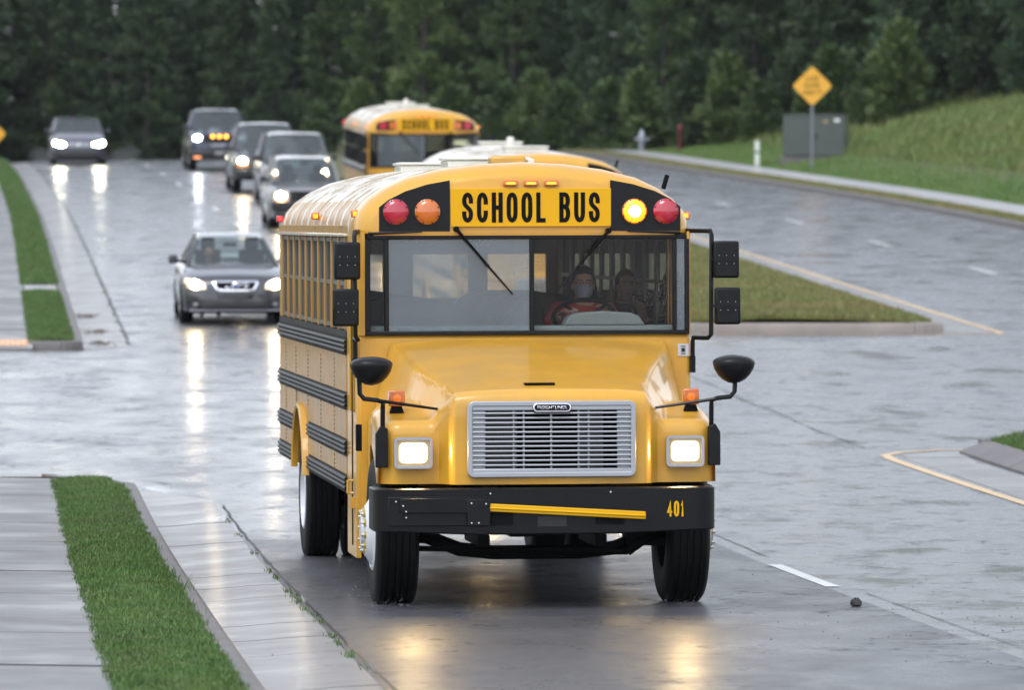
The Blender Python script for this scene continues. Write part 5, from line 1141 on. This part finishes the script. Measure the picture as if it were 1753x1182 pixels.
for k in range(22):  # out-of-view pines, kept to darken reflections in the bus side
    side = -1 if k < 22 else 1; y = 95 + (k if k < 22 else k - 22) * (6.6 if k < 22 else 10) + rt.uniform(-2, 2); x = lane_x(y) + (side * (24 + rt.uniform(0, 9) + (0 if side < 0 else 22)))
    if side < 0 and y > 236: continue
    m = rt.choice([0, 1, 3]); tree(x, y, rt.choice([0, 1, 2, 4, 5]), m, rt.uniform(.8, 1.0), 'unseen pine left of the road, kept to darken the bus-side reflection', 'unseen pines left of the road')
# shrubs at the foot of the trees
SH = []
def shrub_label(px, i):
    spots = [(560, 'behind the farthest bus'), (700, 'above the farthest bus roof'), (830, 'right of the farthest bus'), (960, 'behind the second bus'), (1060, 'left of the hydrant'), (1130, 'between hydrant and red post'), (1210, 'right of the red post'), (1290, 'behind the white marker post'), (1370, 'behind the cabinet'), (1450, 'at the foot of the bank'), (1560, 'along the bank')]
    return '%s shrub under the pines, %s' % (('green', 'pale green', 'dark green')[i], min(spots, key=lambda q: abs(q[0] - px))[1])
for i in range(3):
    tr, me = pine_meshes(90 + i, 2.4 + i * .4, 1.0, .0, 2.0, False); me.materials.append(NEEDLES[(1, 2, 0)[i]]); SH.append((tr.mesh('stem', BARK), me))
for k in range(18):
    px = 560 + k * 58 + rt.uniform(-20, 20); front = np.interp(px, [-200, 300, 620, 1000, 1150, 1330, 1480, 1650, 1800], [232, 230, 227, 217, 211, 203, 196, 192, 188]); y = front + rt.uniform(-1.5, 1.5); x = px_x(px, y); i = rt.randrange(3)
    o = thing('shrub', shrub_label(px, i), 'shrub', (x, y, natural(x - lane_x(y), y) - .05), (0, 0, rt.uniform(0, 6.28)), 'shrubs under the pines'); s = rt.uniform(.6, 1.15); o.scale = (s, s, s); link('stem', SH[i][0], o); link('foliage', SH[i][1], o)
# ------------------------------------------------------------------ roadside objects
def ground_at(x, y): return natural(x - lane_x(y), y)
def diamond_sign(label, x, y, z_mid, half, lines, rotz=0.0, mat=None):
    zg = ground_at(x, y); o = thing('warning_sign', label, 'sign', (x, y, zg), (0, 0, rotz))
    h = z_mid - zg
    mb = MB(); mb.box(-.03, .03, .012, .05, -.3, h + half * .6); mb.box(-.045, .045, .05, .056, -.3, h + half * .6); mb.build('post', pmat('post_steel', (.20, .21, .22), .5, metal=.5), o)
    c = .10; q = [(half - c * .5, c * .5), (c * .5, half - c * .5), (-c * .5, half - c * .5), (-half + c * .5, c * .5), (-half + c * .5, -c * .5), (-c * .5, -half + c * .5), (c * .5, -half + c * .5), (half - c * .5, -c * .5)]
    mb = MB(); mb.prism([(a, -.004, h + b) for a, b in q], (0, .008, 0)); p = mb.build('panel', mat or pmat('warning_yellow', (.72, .36, .02), .45, coat=.3), o)
    for t, w, hh, dz in lines: letters(t, 'lettering', BLACK_M, w, hh, p, (0, -.0045, h + dz), .022)
    return o
ySG = 179.0; xSG = px_x(1390, ySG)
diamond_sign('yellow diamond LANE ENDS sign standing in front of the green cabinet', xSG, ySG, CAM_Z + (HORIZON - 147) / PX_F * ySG, 34.5 / PX_F * ySG, [('LANE', .40, .15, .24), ('ENDS', .44, .15, .02), ('1000 FT', .62, .14, -.20)])
ySL = 200.0
diamond_sign('yellow sign just peeking in at the far left edge beside the crest', px_x(-14, ySL), ySL, CAM_Z + (HORIZON - 229) / PX_F * ySL, .52, [], .0)
# utility cabinet
yC = 184.0; xc = px_x(1393, yC); zc = ground_at(xc, yC)
cb = thing('utility_cabinet', 'dark green pad-mounted utility cabinet behind the diamond sign', 'cabinet', (xc, yC, zc), (0, 0, math.radians(-9)))
CABG = pmat('cabinet_green', (.062, .075, .066), .5, coat=.3, var=.08, vscale=3)
mb = MB(); mb.box(-1.0, 1.0, 0, 1.5, .10, 1.42); mb.build('housing', CABG, cb, bevel=.03)
mb = MB(); mb.box(-1.1, 1.1, -.1, 1.6, -.35, .10); mb.build('pad', CONC_D, cb)
mb = MB(); mb.box(-1.03, 1.03, -.03, 1.53, 1.42, 1.47); mb.build('lid', CABG, cb, bevel=.01)
for a, b in ((-.97, -.01), (.01, .97)): mb = MB(); mb.box(a, b, -.018, -.001, .16, 1.38); d = mb.build('door', CABG, cb, bevel=.008); mb = MB(); mb.box(b - .1 if b < 0 else a + .06, b - .06 if b < 0 else a + .1, -.04, -.018, .7, .85); mb.build('handle', BLACK_M, d)
mb = MB(); mb.box(.66, .84, -.024, -.019, 1.24, 1.34); mb.build('notice', pmat('sticker_white', (.7, .7, .7), .4), cb)
mb = MB(); mb.box(.30, .46, -.024, -.019, 1.20, 1.30); mb.build('notice', pmat('sticker_ochre', (.30, .22, .10), .5), cb)
mb = MB(); mb.box(-1.006, -1.001, .2, .6, .25, 1.05); mb.build('notice', pmat('sticker_pale', (.4, .45, .42), .5), cb)
# marker post, hydrant, red post
yM = 184.0; xm = px_x(1296, yM); mb = MB(); mb.prism([(-.075, 0, -.3), (.075, 0, -.3), (.075, 0, .82), (.05, 0, .86), (-.05, 0, .86), (-.075, 0, .82)], (0, .04, 0)); mp = mb.build('marker_post', pmat('post_white', (.62, .64, .58), .5), None, loc=(xm, yM, ground_at(xm, yM)), bevel=.01); tag(mp, 'white marker post standing in the grass left of the green cabinet', 'post')
mb = MB(); mb.box(-.078, .078, -.004, -.0005, .44, .52); mb.build('band', pmat('band_dark', (.12, .13, .13), .5), mp)
yH = 211.0; xh = px_x(1099, yH); zh = CAM_Z - (255 - HORIZON) / PX_F * yH
GREYP = pmat('hydrant_silver', (.26, .28, .31), .4, metal=.3, coat=.3)
hy = thing('fire_hydrant', 'silver grey fire hydrant beside the far sidewalk', 'hydrant', (xh, yH, min(zh, ground_at(xh, yH))))
mb = MB(); mb.lathe([(.17, 0), (.17, .05), (.12, .06), (.115, .5), (.16, .52), (.16, .57), (.13, .6), (.11, .68), (.06, .74), (.04, .82), (.0005, .83)], (0, 0, 0), 'z', 16); mb.build('barrel', GREYP, hy, smooth=40)
for s in (-1, 1): mb = MB(); mb.lathe([(.06, 0), (.06, s * .19), (.075, s * .19), (.075, s * .24), (.0005, s * .25)], (0, 0, .45), 'x', 10); mb.build('side_cap', GREYP, hy, smooth=40)
mb = MB(); mb.lathe([(.08, 0), (.08, -.19), (.1, -.19), (.1, -.25), (.0005, -.26)], (0, 0, .42), 'y', 12); mb.build('pumper_cap', GREYP, hy, smooth=40)
yR = 206.5; xr = px_x(1164, yR); mb = MB(); mb.lathe([(.07, -.2), (.07, .72), (.085, .74), (.085, .92), (.04, .98), (.0005, .99)], (0, 0, 0), 'z', 12); rp = mb.build('marker_post', pmat('post_red', (.13, .018, .02), .5), None, smooth=40, loc=(xr, yR, ground_at(xr, yR))); tag(rp, 'thin dark red post at the edge of the trees right of the hydrant', 'post')
# ------------------------------------------------------------------ people
def skin_mesh(J, E, sub=2):
    """J: name -> (pos, radius or (rx, ry)); E: edges; first joint is the root"""
    names = list(J); me = bpy.data.meshes.new('tmp'); me.from_pydata([J[n][0] for n in names], [(names.index(a), names.index(b)) for a, b in E], [])
    o = bpy.data.objects.new('tmp', me); COL.objects.link(o)
    m = o.modifiers.new('skin', 'SKIN'); m.use_smooth_shade = True; s = o.modifiers.new('sub', 'SUBSURF'); s.levels = sub; s.render_levels = sub
    for i, n in enumerate(names):
        r = J[n][1]; me.skin_vertices[0].data[i].radius = r if isinstance(r, tuple) else (r, r)
    me.skin_vertices[0].data[0].use_root = True
    bpy.context.view_layer.update(); out = bpy.data.meshes.new_from_object(o.evaluated_get(bpy.context.evaluated_depsgraph_get())); bpy.data.objects.remove(o); return out
def head_part(c, yaw=0.0, pitch=0.0, s=1.0):
    """head with brow, nose, sockets, jaw and ears; faces -y"""
    mb = MB(); nu, nv = 32, 24; M = Matrix.Translation(c) @ Matrix.Rotation(yaw, 4, 'Z') @ Matrix.Rotation(pitch, 4, 'X'); rows = []
    for i in range(nv + 1):
        t = -math.pi / 2 + math.pi * i / nv; row = []
        for k in range(nu):
            a = 2 * math.pi * k / nu; x, y, z = math.cos(t) * math.cos(a), math.cos(t) * math.sin(a), math.sin(t)
            X, Y, Z = x * .076, y * .096, z * .122
            if z < 0: f = 1 - .30 * z * z; X *= f; Y *= (1 - .16 * z * z)
            if y < 0:
                g = lambda x0, z0, sx, sz: math.exp(-((X - x0) / sx) ** 2 - ((Z - z0) / sz) ** 2)
                Y -= .026 * g(0, -.022, .013, .022) + .010 * g(0, .005, .008, .025) + .006 * g(0, -.066, .026, .010) + .008 * g(0, -.10, .026, .018) + .005 * g(0, .030, .05, .012)
                Y += .010 * g(.032, .008, .016, .011) + .010 * g(-.032, .008, .016, .011) + .004 * g(0, -.052, .02, .006)
            row.append(M @ Vector((X * s, Y * s, Z * s)))
        rows.append(row)
    mb.grid(rows, True)
    for e in (-1, 1):
        rr = []
        for f, d in ((1, 0), (1.05, .012), (.75, .016), (.3, .008)): rr.append([M @ (Vector((e * (.073 + d), .012 + .018 * f * math.cos(q * .785), -.012 + .032 * f * math.sin(q * .785))) * s) for q in range(8)])
        mb.grid(rr, True)
    return mb, M
def hand_part(mb, wrist, d, side, nrm, curl=.6, s=1.0):
    """palm plus five separate bent fingers; d points along the hand, side towards the thumb, nrm out of the back of the hand"""
    d, side, nrm = [Vector(q).normalized() for q in (d, side, nrm)]; w = Vector(wrist)
    palm = [w, w + d * .03 * s, w + d * .085 * s]; rows = []
    for p, hw, th in zip(palm, (.024, .036, .040), (.018, .016, .013)):
        rows.append([p + side * (math.cos(k * .785) * hw * s) + nrm * (math.sin(k * .785) * th * s) for k in range(8)])
    mb.grid(rows, True); mb.add(rows[-1], [tuple(range(8))])
    for off, L in ((.028, .066), (.010, .074), (-.009, .069), (-.027, .054)):
        p = w + d * .08 * s + side * off * s; pts = [p]; dd = d.copy(); 
        for k, f in enumerate((.42, .32, .26)):
            dd = (dd - nrm * curl * (.5 + .35 * k)).normalized(); pts.append(pts[-1] + dd * L * f * 1.2 * s)
        mb.tube(pts, [.0095 * s, .0088 * s, .008 * s, .0062 * s], 7)
    p = w + d * .03 * s + side * .03 * s; pts = [p, p + (d * .5 + side * .8 - nrm * .2).normalized() * .035 * s]; pts.append(pts[-1] + (d * .8 + side * .3 - nrm * .45).normalized() * .03 * s); pts.append(pts[-1] + (d * .9 - nrm * .5).normalized() * .022 * s)
    mb.tube(pts, [.012 * s, .011 * s, .0095 * s, .007 * s], 7)
def join(name, mats, pieces, parent, smooth=60):
    """pieces: (mesh or MB, material index) -> one mesh object"""
    bm = bmesh.new()
    for p, mi in pieces:
        me = p.mesh('tmp', mats[0], 60) if isinstance(p, MB) else p; n = len(bm.faces); bm.from_mesh(me); bm.faces.ensure_lookup_table()
        for f in bm.faces[n:]: f.material_index = mi; f.smooth = True
    me = bpy.data.meshes.new(name); bm.to_mesh(me); bm.free()
    for m in mats: me.materials.append(m)
    return link(name, me, parent)
def hair_shell(M, s, mat, parent, length=0.0, top=1.0):
    mb = MB(); rows = []; nu, nv = 26, 16; r = random.Random(4)
    for i in range(nv + 1):
        t = math.pi / 2 - (math.pi / 2 + .75 + length * .2) * i / nv; row = []
        for k in range(nu + 1):
            op = .30 if t > 0 else .40; a = -math.pi * .5 + math.pi * op + (2 * math.pi - math.pi * 2 * op) * k / nu     # open towards the face (-y)
            if t > .62: a = -math.pi * .5 + 2 * math.pi * k / nu
            zz = math.sin(t); cc = math.cos(t) if t > -.2 else 1
            rr = 1.10 + r.uniform(-.02, .03) + (.12 * length if t < .2 else 0)
            row.append(M @ (Vector((.078 * cc * math.cos(a) * rr, .100 * cc * math.sin(a) * rr + .004, .124 * zz * 1.07 * top - (length * .11 * max(0, -t + .1)))) * s))
        rows.append(row)
    mb.grid(rows); return mb.build('hair', mat, parent, smooth=70)
SKIN_A = pmat('skin_light', (.58, .35, .25), .5, sss=.15); SKIN_B = pmat('skin_tan', (.52, .31, .21), .5, sss=.15); HAIR_D = pmat('hair_dark', (.02, .013, .010), .5, var=.3, vscale=60); HAIR_B = pmat('hair_brown', (.035, .022, .015), .5, var=.3, vscale=60)
RED = pmat('cloth_red', (.55, .05, .035), .8, var=.12, vscale=14); BLACKC = pmat('cloth_black', (.020, .020, .024), .85, var=.2, vscale=14); MASK = pmat('face_mask', (.36, .38, .42), .8, var=.1, vscale=30); EYEW = pmat('eye_white', (.30, .29, .28), .3); IRIS = pmat('eye_dark', (.03, .02, .015), .15); LIP = pmat('lips', (.35, .12, .10), .5)
def person(label, base, root_rot, hip, head, lh, rh, skin, shirt, hair, pose='', s=1.0, yaw=0, hlen=0, pants=BLACKC, group='people inside the vehicles'):
    """seated figure; base: world location; hip/head/lh/rh in the local frame (x image right, -y towards the camera)"""
    o = thing('person', label, 'person', base, root_rot, group)
    hip, head, lh, rh = [Vector(q) for q in (hip, head, lh, rh)]
    neck = head + Vector((0, .025, -.135 * s)); ch = neck + Vector((0, .03, -.16 * s)); sh = neck.z - .065 * s
    J = {'pelvis': (hip, (.15 * s, .12 * s)), 'belly': (hip.lerp(ch, .45), (.135 * s, .105 * s)), 'chest': (ch, (.155 * s, .11 * s)), 'neckb': (neck + Vector((0, .02, -.05 * s)), (.075 * s, .06 * s)), 'neck': (neck, .05 * s), 'skull': (head + Vector((0, .01, -.03)), .055 * s)}
    E = [('pelvis', 'belly'), ('belly', 'chest'), ('chest', 'neckb'), ('neckb', 'neck'), ('neck', 'skull')]
    elb = {}
    for n, e, hnd in (('L', -1, lh), ('R', 1, rh)):
        S = Vector((neck.x + e * .175 * s, neck.y + .03, sh)); mid = (S + hnd) / 2; el = mid + Vector((e * .07, .02, -.10)) * s; elb[n] = (S, el, hnd)
        J['sh' + n] = (S, .058 * s); J['el' + n] = (el, .043 * s); J['wr' + n] = (hnd, .028 * s); E += [('neckb', 'sh' + n), ('sh' + n, 'el' + n), ('el' + n, 'wr' + n)]
        hp = hip + Vector((e * .09, 0, -.02)) * s; kn = hp + Vector((e * .05, -.44, .04)) * s; an = kn + Vector((0, -.03, -.42)) * s; toe = an + Vector((0, -.17, -.04)) * s
        J['hp' + n] = (hp, .085 * s); J['kn' + n] = (kn, .06 * s); J['an' + n] = (an, .042 * s); J['to' + n] = (toe, .035 * s); E += [('pelvis', 'hp' + n), ('hp' + n, 'kn' + n), ('kn' + n, 'an' + n), ('an' + n, 'to' + n)]
    body = skin_mesh(J, E)
    hd, M = head_part(head, yaw, .05, s); hands = MB()
    for n, e in (('L', -1), ('R', 1)):
        S, el, hnd = elb[n]; d = (hnd - el).normalized()
        if pose == 'cheek' and e > 0: hand_part(hands, hnd, (-.22, -.1, .93), (-.8, -.3, -.3), (.5, -.8, .1), .75, s)
        else: hand_part(hands, hnd, d, (-e, 0, .3), (0, -.3, 1) if pose != 'wheel' else (e * .4, -.6, .6), .8, s)
    bo = join('body', [skin], [(body, 0), (hd, 0), (hands, 0)], o)
    # clothing: same skeleton, a little larger, ends at neck and wrists
    K = {k: (v[0], tuple(q * 1.2 + .012 for q in v[1]) if isinstance(v[1], tuple) else v[1] * 1.25 + .008) for k, v in J.items() if k[:2] in ('pe', 'be', 'ch', 'sh', 'el', 'wr')}
    K['wrL'] = (J['elL'][0].lerp(J['wrL'][0], .8), .040 * s); K['wrR'] = (J['elR'][0].lerp(J['wrR'][0], .8), .040 * s)
    K['yoke'] = (neck + Vector((0, .035, -.085 * s)), (.115 * s, .085 * s))
    sm = skin_mesh(K, [('pelvis', 'belly'), ('belly', 'chest'), ('chest', 'yoke'), ('yoke', 'shL'), ('shL', 'elL'), ('elL', 'wrL'), ('yoke', 'shR'), ('shR', 'elR'), ('elR', 'wrR')]); join('shirt', [shirt], [(sm, 0)], o)
    P_ = {k: (v[0], tuple(q * 1.08 for q in v[1]) if isinstance(v[1], tuple) else v[1] * 1.12) for k, v in J.items() if k[:2] in ('pe', 'hp', 'kn', 'an')}
    pm = skin_mesh(P_, [('pelvis', 'hpL'), ('hpL', 'knL'), ('knL', 'anL'), ('pelvis', 'hpR'), ('hpR', 'knR'), ('knR', 'anR')]); join('trousers', [pants], [(pm, 0)], o)
    hair_shell(M, s, hair, o, hlen)
    for e in (-1, 1):
        for nm, mt, rr_, yy in (('eye', EYEW, (.012, .008, .0075), -.079), ('iris', IRIS, (.006, .004, .006), -.086)):
            fm = MB(); fm.ball((0, 0, 0), *rr_, 8, 6); fm.v = [tuple(M @ (Vector((x + e * .032, y + yy, z + .008)) * s)) for x, y, z in fm.v]; fm.build(nm, mt, bo, smooth=60)
        fm = MB(); fm.add([M @ (Vector(q) * s) for q in ((e * .014, -.098, .027), (e * .048, -.088, .028), (e * .048, -.087, .034), (e * .014, -.099, .033))], [(0, 1, 2, 3)]); fm.build('brow', IRIS, bo)
    fm = MB(); fm.add([M @ (Vector(q) * s) for q in ((-.024, -.089, -.063), (0, -.103, -.058), (.024, -.089, -.063), (0, -.102, -.072))], [(0, 1, 2, 3)]); fm.build('mouth', LIP, bo)
    return o, M, bo
def to_world(root, v): return root.matrix_world @ Vector(v)
bpy.context.view_layer.update()
def in_bus(seat):  # world location + rotation for a figure sitting at a bus-local point
    mw = Matrix.Translation(bus1.location) @ bus1.rotation_euler.to_matrix().to_4x4(); return mw @ Vector(seat), tuple(bus1.rotation_euler)
# driver: red top, face mask, glasses, both hands on the wheel
b, r = in_bus((.56, 2.46, 1.42))
dr, M, bo = person('bus driver in red top and grey face mask, hands on the wheel', b, r, (0, 0, .06), (.005, -.10, .80), (-.20, -.46, .575), (.17, -.44, .60), SKIN_A, RED, HAIR_D, 'wheel', 1.05, 0, 1.0)
mk = MB(); rows = []
for i in range(9):
    t = -1 + 2 * i / 8; row = []
    for k in range(13):
        q = -1.25 + 2.5 * k / 12; zz = -.045 + t * .047 * (1 - .25 * q * q / 1.5); wv = math.cos(t * .8)
        row.append(M @ (Vector((.072 * math.sin(q) * (1 - .1 * (t < 0) * -t), -.098 * math.cos(q) - .022 * math.cos(q) ** 3 * wv, zz)) * 1.05))
    rows.append(row)
mk.grid(rows); mk.build('face_mask', MASK, dr, smooth=60)
gl = MB()
for e in (-1, 1): gl.tube([M @ (Vector((e * .034 + .026 * math.cos(k * .524), -.104, .010 + .019 * math.sin(k * .524))) * 1.05) for k in range(13)], .0022, 5, False); gl.tube([M @ (Vector(q) * 1.05) for q in ((e * .060, -.102, .012), (e * .076, -.06, .012), (e * .078, .01, .005))], .002, 5)
gl.build('glasses', BLACK_M, dr)
cd = MB()
# child with hand at the cheek, seated behind the driver
b, r = in_bus((1.0, 3.52, 1.45))
ch, M, bo = person('boy in dark jacket with hand raised to his cheek and a white earbud', b, r, (0, .0, .03), (.02, -.12, .745), (-.12, -.34, .40), (.15, -.20, .49), SKIN_B, BLACKC, HAIR_B, 'cheek', .95, .12, 0)
eb = MB(); eb.ball((0, 0, 0), .009, .009, .009, 8, 6); eb.tube([(0, -.004, 0), (0, -.006, -.03)], .004, 6); eb.v = [tuple(M @ (Vector((x + .086, y - .0, z - .02)) * .95)) for x, y, z in eb.v]; eb.build('earbud', EYEW, ch, smooth=60)
b, r = in_bus((.74, 3.62, 1.42))
person('child in black half hidden between the driver and the boy', b, r, (0, 0, .03), (.0, -.08, .73), (-.14, -.32, .36), (.12, -.32, .36), SKIN_B, BLACKC, HAIR_D, '', .93, -.1, .4)
# sedan driver
h = heading(94); mw = Matrix.Translation((-4.57, 94, gz(-4.57, 94))) @ Euler((0, 0, h)).to_matrix().to_4x4()
person('driver in dark clothes behind the windshield of the charcoal sedan', mw @ Vector((-.36, 2.15, .45)), (0, 0, h), (0, 0, .08), (0, -.02, .70), (-.18, -.42, .42), (.14, -.42, .42), SKIN_B, BLACKC, HAIR_D, 'wheel', 1.0, 0, .3)
# a half-seen passenger seat shadow is left to the seats themselves
# ------------------------------------------------------------------ spray thrown up by the tyres
SPRAY = bpy.data.materials.new('water_spray'); SPRAY.use_nodes = True; nt = SPRAY.node_tree; nt.nodes.clear()
o_ = nd(nt, 'ShaderNodeOutputMaterial'); pv = nd(nt, 'ShaderNodeVolumePrincipled'); pv.inputs['Color'].default_value = (.9, .93, .97, 1); pv.inputs['Density'].default_value = .022
nt.links.new(pv.outputs[0], o_.inputs['Volume'])
DROP = pmat('water_drop', (.55, .58, .62), .15, coat=1)
def spray(label, x, y, rx, ry, rz, lean=0.0):
    mb = MB(); mb.ball((0, 0, rz * .55), rx, ry, rz, 14, 8); mb.v = [(a + lean * max(0, c), b, max(.01, c)) for a, b, c in mb.v]
    o = mb.build('spray', SPRAY, smooth=60, kind='stuff', loc=(x, y, gz(x, y))); o['label'] = label; o['category'] = 'spray'
vy = 206.8; vx = px_x(136, 205)
spray('mist of spray off the left side of the minivan', vx - 1.25, vy, .55, 3.2, .42, -.5)
spray('mist of spray off the right side of the minivan', vx + 1.30, vy, .65, 3.2, .42, .6)
def droplets(label, pts, n, seed):
    r = random.Random(seed); mb = MB()
    for i in range(n):
        bx, by, sx, sy, h = r.choice(pts); x = bx + r.gauss(0, sx); y = by + r.gauss(0, sy); s = r.uniform(.001, .003); z = gz(x, y) + abs(r.gauss(0, h))
        q = [Vector((x + s * a, y + s * b, z + s * c)) for a, b, c in ((1, 0, -.6), (-.5, .8, -.6), (-.5, -.8, -.6), (0, 0, 1.2))]; mb.add(q, [(0, 1, 2), (0, 1, 3), (1, 2, 3), (2, 0, 3)])
    o = mb.build('spray_drops', DROP, kind='stuff'); o['label'] = label; o['category'] = 'spray'
mwb = Matrix.Translation(bus1.location) @ bus1.rotation_euler.to_matrix().to_4x4()
W_ = [mwb @ Vector(q) for q in ((-1.06, -.50, 0), (.94, -.50, 0), (-1.08, 6.1, 0), (-1.28, .1, 0), (-1.3, 6.6, 0))]
droplets('water drops thrown up round the tyres of the front bus', [(W_[0].x, W_[0].y, .16, .12, .03), (W_[1].x, W_[1].y, .16, .12, .03), (W_[3].x, W_[3].y, .08, .3, .16), (W_[4].x, W_[4].y, .08, .3, .16)], 520, 3)

# thin rain haze
hz = MB(); hz.box(-470, 470, -70, 960, -12, 17.5)
hm_ = bpy.data.materials.new('rain_haze'); hm_.use_nodes = True; nt = hm_.node_tree; nt.nodes.clear()
o_ = nd(nt, 'ShaderNodeOutputMaterial'); pv = nd(nt, 'ShaderNodeVolumePrincipled'); pv.inputs['Color'].default_value = (.86, .9, .95, 1); pv.inputs['Density'].default_value = .00007
nt.links.new(pv.outputs[0], o_.inputs['Volume'])
hzo = hz.build('haze', hm_, kind='stuff'); hzo['label'] = 'thin rain haze hanging over the whole road'; hzo['category'] = 'haze'
